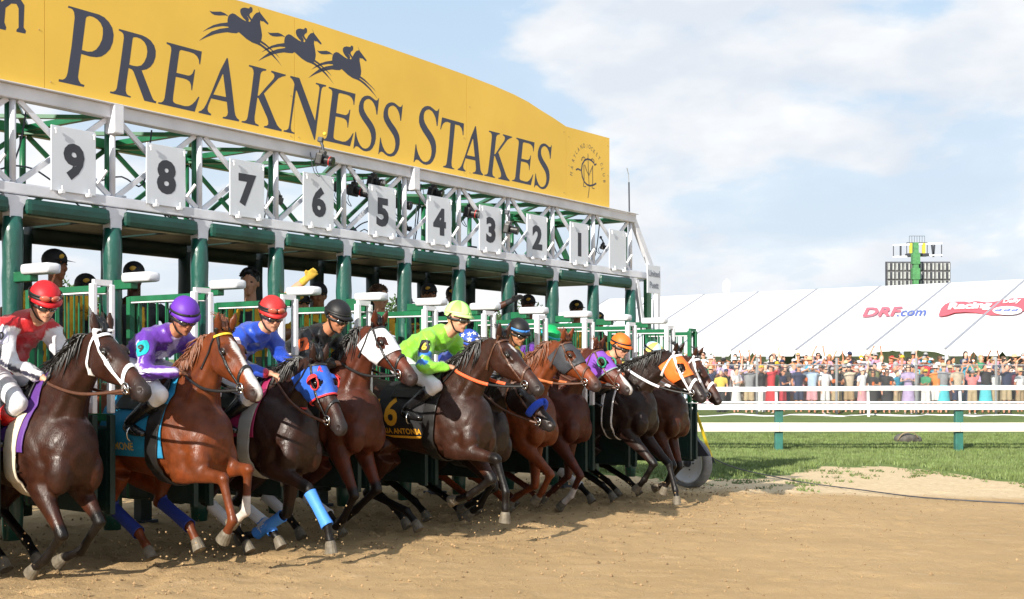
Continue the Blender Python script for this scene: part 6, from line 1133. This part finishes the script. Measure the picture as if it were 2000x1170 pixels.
crew('gate worker in black cap behind the black silks rider', 622, 570, -.32, R(-75), CB, YB, {-1: (.4, -.2, 1.3)}, skin='9a6a4c')
crew('brown haired bare-headed gate worker behind the white hooded horse', 742, 575, -.32, R(-60), None, YB, {-1: (.4, -.2, 1.3)}, mat('hair_brown', (.10, .05, .025), .5, var=.3, scale=30), 'd09c7e', turn=.2)
crew('gate worker in black cap just left of the lime rider', 838, 569, -.45, R(-75), CB, YB2, {-1: (.4, -.2, 1.3)}, skin='9a6a4c')
crew('gate worker behind the lime rider reaching up with a dark glove', 886, 574, -.45, R(-80), CB, YB2, {1: (.25, .62, 1.62)}, None, '4a2c1f', gk)
crew('gate worker in black cap right of the black and blue helmet', 1032, 590, -.45, R(-70), CB, YB, {-1: (.36, -.1, 1.35), 1: (.36, .15, 1.4)}, skin='7a4c36')
crew('gate worker in black cap with a yellow shirt, right of the green helmet', 1126, 600, -.45, R(-70), CB, YB2, {1: (.42, .35, 1.3)}, None, '9a6a4c', gk)
crew('gate worker in yellow shirt and black cap leaning in behind the leftmost white door posts', 168, 556, -.50, R(-50), CB, YB, {-1: (.4, -.1, 1.2), 1: (.4, .3, 1.25)}, skin='9a6a4c')
crew('gate worker low between the red helmet and the black cap, yellow shirt', 588, 588, -.45, R(-60), CB, YB, {-1: (.4, -.1, 1.2), 1: (.4, .3, 1.25)}, skin='c99578')
crew('gate worker with yellow shirt low behind the white hood, cap just over the rail', 790, 590, -.55, R(-60), CB, YB, {-1: (.4, -.1, 1.2)}, skin='9a6a4c')
crew('gate worker in yellow shirt half hidden left of the orange helmet', 1168, 622, -.5, R(-60), CB, YB, {-1: (.4, -.1, 1.2), 1: (.4, .3, 1.25)}, skin='c99578')
# ------------------------------------------------------------------ the crowd
CP = {}
def cpose(key, fem=False):
    if (key, fem) in CP: return CP[(key, fem)]
    sk, sh, bo = MB(), MB(), MB(); w = .92 if fem else 1.0
    sk.ell((0, 0, 1.62), (.076, .092, .112), nu=10, nv=8); sk.sweep([(0, 0, 1.42), (0, -.005, 1.56)], [.055, .05], seg=8); sk.ell((0, -.093, 1.605), (.014, .016, .02)); sk.ell((0, -.055, 1.55), (.045, .045, .04))
    sh.sweep([(0, 0, .92), (0, 0, 1.05), (0, 0, 1.22), (0, 0, 1.36), (0, 0, 1.44), (0, 0, 1.47)], [.155*w, .15*w, .175*w, .20*w, .15*w, .06], [.105, .11, .125, .115, .085, .055], 12, (1, 0, 0), 2)
    T_ = {'down': ((.20, -.02, .82), (-.20, -.02, .82)), 'phone': ((.07, -.27, 1.58), (-.07, -.27, 1.58)), 'up': ((.16, -.14, 1.98), (-.16, -.14, 1.98)), 'clap': ((.04, -.27, 1.22), (-.04, -.27, 1.22)), 'one_up': ((.28, -.08, 2.02), (-.2, -.06, .84)), 'cup': ((.10, -.28, 1.18), (-.20, -.02, .82)), 'crossed': ((-.10, -.18, 1.17), (.10, -.20, 1.20)), 'shade': ((.09, -.14, 1.68), (-.2, 0, .84))}[key]
    for sg, t in zip((1, -1), T_):
        S_ = np.array((sg*.185*w, 0, 1.39)); Wr = np.array(t); dd = Wr-S_; L = np.linalg.norm(dd)
        if L > .52: Wr = S_+dd/L*.52; dd = Wr-S_; L = .52
        o_ = np.array((sg*.7, .35, -.5)); o_ = unit(o_-np.dot(o_, dd/L)*dd/L); E_ = S_+dd*.52+o_*math.sqrt(max(0, .28**2-(L*.52)**2))
        sh.sweep([(sg*.1, 0, 1.39), S_, S_+(E_-S_)*.62], [.075, .068, .060], seg=8); sk.sweep([S_, E_, Wr], [.043, .04, .028], seg=8); hd_ = unit(Wr-E_)
        sk.sweep([Wr, Wr+hd_*.05, Wr+hd_*.09], [.028, .036, .030], [.02, .018, .014], 8)
        for k in range(4): a = Wr+hd_*.075+np.array((-.027+.018*k, 0, 0)); sk.sweep([a, a+hd_*.03+(0, -.010, 0), a+hd_*.05+(0, -.025, 0)], [.0135, .0135, .013], seg=6)
        a = Wr+hd_*.03-np.array((sg*.03, 0, 0)); sk.sweep([a, a+hd_*.035-np.array((sg*.010, .010, 0))], [.015, .014], seg=6)
    for sg in (-1, 1):
        sk.sweep([(sg*.085, 0, .92), (sg*.095, 0, .5), (sg*.10, 0, .08)], [.075, .055, .036], seg=8); sk.sweep([(sg*.10, .05, .035), (sg*.11, -.14, .03)], [.038, .032], [.035, .022], 8)
    V, F = remesh(sk, .021, 2); body = mkmesh('body', V, F, True); V, F = remesh(sh, .022, 3); shirt = mkmesh('shirt', V, F, True)
    CP[(key, fem)] = (body, shirt); return CP[(key, fem)]
def cbottom(kind):
    if kind in CP: return CP[kind]
    m = MB(); n = {'shorts': (.50, .10), 'trousers': (.07, .075)}.get(kind)
    if n:
        m.sweep([(0, 0, .88), (0, 0, 1.0)], [.16, .15], [.115, .11], 10, (1, 0, 0))
        for sg in (-1, 1): m.sweep([(sg*.08, 0, .95), (sg*.092, 0, (.95+n[0])/2), (sg*.10, 0, n[0])], [.098, .095, n[1]], seg=10)
    else: m.sweep([(0, 0, 1.02), (0, 0, .9), (0, 0, .7), (0, 0, .42 if kind == 'skirt' else .12)], [.145, .17, .20, .24], [.105, .13, .15, .18], 14, (1, 0, 0), 2)
    V, F = remesh(m, .022, 3); CP[kind] = mkmesh(kind, V, F, True); return CP[kind]
def hatm(kind):
    if kind in CP: return CP[kind]
    m = MB()
    if kind == 'hair_short': m.ell((0, .018, 1.655), (.082, .09, .095), nu=12, nv=8)
    elif kind == 'hair_long': m.ell((0, .018, 1.655), (.086, .093, .097), nu=12, nv=8); m.sweep([(0, .04, 1.68), (0, .07, 1.55), (0, .075, 1.38)], [.085, .092, .05], [.05, .045, .03], 10, (1, 0, 0))
    elif kind == 'cap': m.ell((0, .012, 1.67), (.086, .1, .085), nu=12, nv=8); m.sweep([(0, -.06, 1.672), (0, -.15, 1.655)], [.075, .06], [.008, .006], 10, (1, 0, 0))
    else: m.sweep([(0, 0, 1.655), (0, 0, 1.668)], [.17, .165], [.185, .18], 20, (1, 0, 0)); m.sweep([(0, 0, 1.66), (0, 0, 1.74), (0, 0, 1.77)], [.092, .085, .06], [.102, .095, .07], 14, (1, 0, 0))
    CP[kind] = mkmesh(kind, m.v, m.f, True); return CP[kind]
g_ = MB(); g_.sweep([(.075, -.055, 1.625), (.045, -.092, 1.625), (0, -.1, 1.628), (-.045, -.092, 1.625), (-.075, -.055, 1.625)], [.008]*5, [.021]*5, 6, (0, .3, 0)); GM = mkmesh('sunglasses', g_.v, g_.f)
s_ = MB(); 
for sg in (-1, 1): s_.sweep([(sg*.10, .065, .04), (sg*.105, -.05, .042), (sg*.112, -.165, .03)], [.042, .043, .03], [.045, .045, .022], 10)
SHM = mkmesh('shoes', s_.v, s_.f, True)
cm = lambda n, c: mat('crowd_'+n.replace(' ', '_'), c, .75, var=.2, scale=9, bump=.2, bscale=20)
SHIRTS = dict(navy=(.02, .03, .08), white=(.72, .72, .74), coral=(.66, .20, .20), black=(.015, .015, .018), orange=(.72, .22, .04), grey=(.25, .26, .28), pale_blue=(.38, .50, .66), teal=(.03, .28, .42), green=(.04, .25, .12), pink=(.66, .26, .34), yellow=(.72, .52, .08), red=(.50, .03, .04), mint=(.42, .66, .60), beige=(.50, .42, .32), lilac=(.40, .32, .52), aqua=(.10, .50, .60), maroon=(.20, .02, .05), olive=(.13, .14, .06))
BOTT = dict(khaki=(.42, .33, .20), white=(.66, .66, .66), navy=(.025, .035, .08), grey=(.18, .18, .19), black=(.02, .02, .022), red=(.45, .04, .06), denim=(.08, .13, .24), tan=(.36, .26, .15), aqua=(.08, .50, .58), pink=(.6, .3, .34))
SKN = [mat('crowd_skin_'+str(i), S(h), .6, var=.1) for i, h in enumerate(('d9a287', 'c98d6c', 'e0b097', '8a5a3f', 'b5795a', 'd39a80'))]
HAIRM = {n: mat('crowd_hair_'+n, c, .6, var=.3, scale=30) for n, c in dict(dark=(.02, .015, .012), brown=(.09, .05, .025), blond=(.40, .27, .11), grey=(.3, .3, .3)).items()}
HATM = {n: cm('hat_'+n, c) for n, c in dict(white=(.7, .7, .7), navy=(.02, .03, .08), black=(.02, .02, .02), yellow=(.7, .45, .03), straw=(.60, .50, .30), grey=(.35, .35, .36), red=(.5, .03, .03)).items()}
POSN = dict(down='arms down', phone='phone raised', up='both arms up', clap='clapping', one_up='one arm up', cup='holding orange cup', crossed='arms folded', shade='shading the eyes')
ROW = ['front row', 'second row', 'third row', 'fourth row', 'back row']
SECT = [(-9, 'nearest the horses'), (9.4, 'left of the roof lettering'), (12.0, 'under the blue roof lettering'), (14.3, 'at the arched tent opening'), (16.3, 'under the red roof banner'), (18.4, 'near the right edge')]
phm = mat('phone', (.02, .02, .025), .2); phw = mat('phone_white', (.75, .75, .78), .3); cupm = mat('cup_orange', (.80, .16, .02), .5)
cr = random.Random(5); used = set(); NCUP = 0
# the people the photograph lets you tell apart in the front row: x, pose, shirt, bottom, hat
def person(x, y, row, pose, shirt, bk, bcol, hat, hcol, fem, glasses, skin, sc):
    z = float(gz(x, y)); sect = [n for a, n in SECT if x*(47/y) >= a][-1]; top = shirt
    who = 'woman' if fem else 'man'; h = {'cap': f'{hcol} cap', 'sunhat': f'{hcol} sunhat'}.get(hat, f'{hcol} hair'); bt = 'dress' if bk == 'dress' else f'{bcol} {bk}'
    lab = f"{who} with {h}, {top.replace('_', ' ')} top, {bt}, {POSN[pose]}, {ROW[row]} {sect}"
    if bk == 'dress': lab = f"{who} with {h}, {top.replace('_', ' ')} dress, {POSN[pose]}, {ROW[row]} {sect}"
    if len(lab.split()) > 16: lab = lab.replace(' with ', ', ').replace(' top,', ',')
    if lab in used: return False
    used.add(lab); T = thing('spectator', lab, 'spectator', (x, y, z), cr.uniform(-.9, .9), group='spectators behind the chain link fence'); T.scale = (sc, sc, sc)
    b, s = cpose(pose, fem)
    def part(n, me, m):
        me = me.copy() if False else me; o = bpy.data.objects.new(n, me); C.objects.link(o); o.parent = T
        if not me.materials: me.materials.append(m)
        o.material_slots[0].link = 'OBJECT'; o.material_slots[0].material = m; return o
    part('body', b, skin); part('shirt', s, cm('top_'+shirt, SHIRTS[shirt]))
    part({'shorts': 'shorts', 'trousers': 'trousers', 'skirt': 'skirt', 'dress': 'dress'}[bk], cbottom('skirt' if bk == 'dress' else bk), cm('top_'+shirt, SHIRTS[shirt]) if bk == 'dress' else cm('bottom_'+bcol, BOTT[bcol]))
    if hat in ('cap', 'sunhat'): part('cap' if hat == 'cap' else 'hat', hatm(hat), HATM[hcol])
    else: part('hair', hatm(hat), HAIRM[hcol])
    if glasses: part('sunglasses', GM, eyem)
    if row < 2: part('shoes', SHM, cr.choice((HATM['white'], HATM['black'], HATM['grey'])))
    M = Matrix.Translation((x, y, z)) @ Matrix.Rotation(T.rotation_euler.z, 4, 'Z') @ Matrix.Scale(sc, 4)
    if pose == 'phone':
        global NCUP
        NCUP += 1; m = MB(); q = M @ Vector((0, -.36, 1.63)); m.rbox((q.x, q.y, q.z), (.15, .012, .075), r=.006); o = m.build('phone', phw if NCUP % 2 else phm, None, Matrix.Translation(q)); tag(o, f"phone, {who} with {h} in {shirt.replace('_', ' ')}, {ROW[row]} {sect}", 'phone', 'phones held up in the crowd')
    if pose == 'cup':
        m = MB(); q = M @ Vector((.08, -.36, 1.20)); m.sweep([(q.x, q.y, q.z-.06), (q.x, q.y, q.z+.07)], [.034, .045], seg=12); o = m.build('cup', cupm, None, Matrix.Translation(q)); tag(o, f"orange cup, {who} with {h} in {shirt.replace('_', ' ')}, {ROW[row]} {sect}", 'cup', 'orange cups in the crowd')
    return True
KN = [(1408, 'down', 'yellow', 'trousers', 'black', 'hair_short', 'grey', 0), (1438, 'clap', 'white', 'skirt', 'white', 'hair_short', 'brown', 1), (1463, 'phone', 'grey', 'shorts', 'khaki', 'cap', 'grey', 0), (1487, 'phone', 'black', 'trousers', 'white', 'cap', 'yellow', 1), (1506, 'shade', 'red', 'dress', 'red', 'hair_long', 'brown', 1), (1529, 'crossed', 'navy', 'shorts', 'red', 'hair_short', 'dark', 0),
      (1560, 'cup', 'navy', 'shorts', 'navy', 'cap', 'grey', 0), (1586, 'phone', 'pale_blue', 'shorts', 'pink', 'hair_short', 'dark', 0), (1612, 'cup', 'white', 'shorts', 'white', 'hair_short', 'dark', 0), (1634, 'cup', 'black', 'shorts', 'khaki', 'hair_short', 'grey', 0), (1658, 'phone', 'beige', 'shorts', 'tan', 'cap', 'white', 0), (1684, 'one_up', 'white', 'skirt', 'pink', 'cap', 'white', 1),
      (1705, 'cup', 'black', 'skirt', 'black', 'hair_long', 'brown', 1), (1732, 'cup', 'black', 'skirt', 'black', 'hair_long', 'dark', 1), (1752, 'down', 'teal', 'shorts', 'khaki', 'hair_short', 'brown', 0), (1774, 'clap', 'lilac', 'dress', 'navy', 'hair_long', 'brown', 1), (1790, 'down', 'grey', 'dress', 'grey', 'hair_long', 'blond', 1), (1808, 'crossed', 'green', 'shorts', 'white', 'cap', 'yellow', 0),
      (1827, 'down', 'orange', 'shorts', 'white', 'sunhat', 'white', 0), (1843, 'cup', 'grey', 'skirt', 'aqua', 'sunhat', 'straw', 1), (1870, 'down', 'beige', 'shorts', 'navy', 'cap', 'black', 0), (1899, 'up', 'coral', 'shorts', 'khaki', 'cap', 'grey', 0), (1925, 'phone', 'black', 'skirt', 'aqua', 'hair_long', 'dark', 1), (1946, 'up', 'white', 'shorts', 'khaki', 'hair_short', 'dark', 0), (1966, 'phone', 'navy', 'shorts', 'khaki', 'hair_short', 'dark', 0), (1992, 'cup', 'white', 'shorts', 'tan', 'sunhat', 'straw', 0)]
for px, pose, sh, bk, bc, hat, hc_, fem in KN:
    y = 47.75+cr.uniform(-.25, .3); person((px-1000)/2500*y, y, 0, pose, sh, bk, bc, hat, hc_, fem, cr.random() < .7, cr.choice(SKN[:3]+SKN[4:]), cr.uniform(.95, 1.10))
for row in range(1, 5):
    y0 = 47.7+row*.95; x = 5.4+cr.random()*.4
    while x < 21.5:
        for _ in range(12):
            fem = cr.random() < .4; hat = cr.choice(('hair_long',)*3+('cap', 'sunhat')) if fem else cr.choice(('hair_short',)*3+('cap', 'cap', 'sunhat'))
            hc_ = cr.choice(list(HAIRM)) if 'hair' in hat else cr.choice(('white', 'straw', 'grey') if hat == 'sunhat' else ('white', 'navy', 'black', 'yellow', 'grey', 'red'))
            bk = cr.choice(('dress', 'skirt', 'shorts')) if fem else cr.choice(('shorts', 'shorts', 'trousers'))
            if person(x, y0+cr.uniform(-.3, .3), row, cr.choice(('down', 'phone', 'phone', 'up', 'clap', 'one_up', 'cup', 'crossed', 'shade')), cr.choice(('white', 'white', 'navy', 'black', 'grey')+tuple(SHIRTS)), bk, cr.choice(list(BOTT)), hat, hc_, fem, cr.random() < .6, cr.choice(SKN), cr.uniform(.93, 1.10)): break
        x += cr.uniform(.36, .60)
bpy.data.scenes.remove(_tmp)
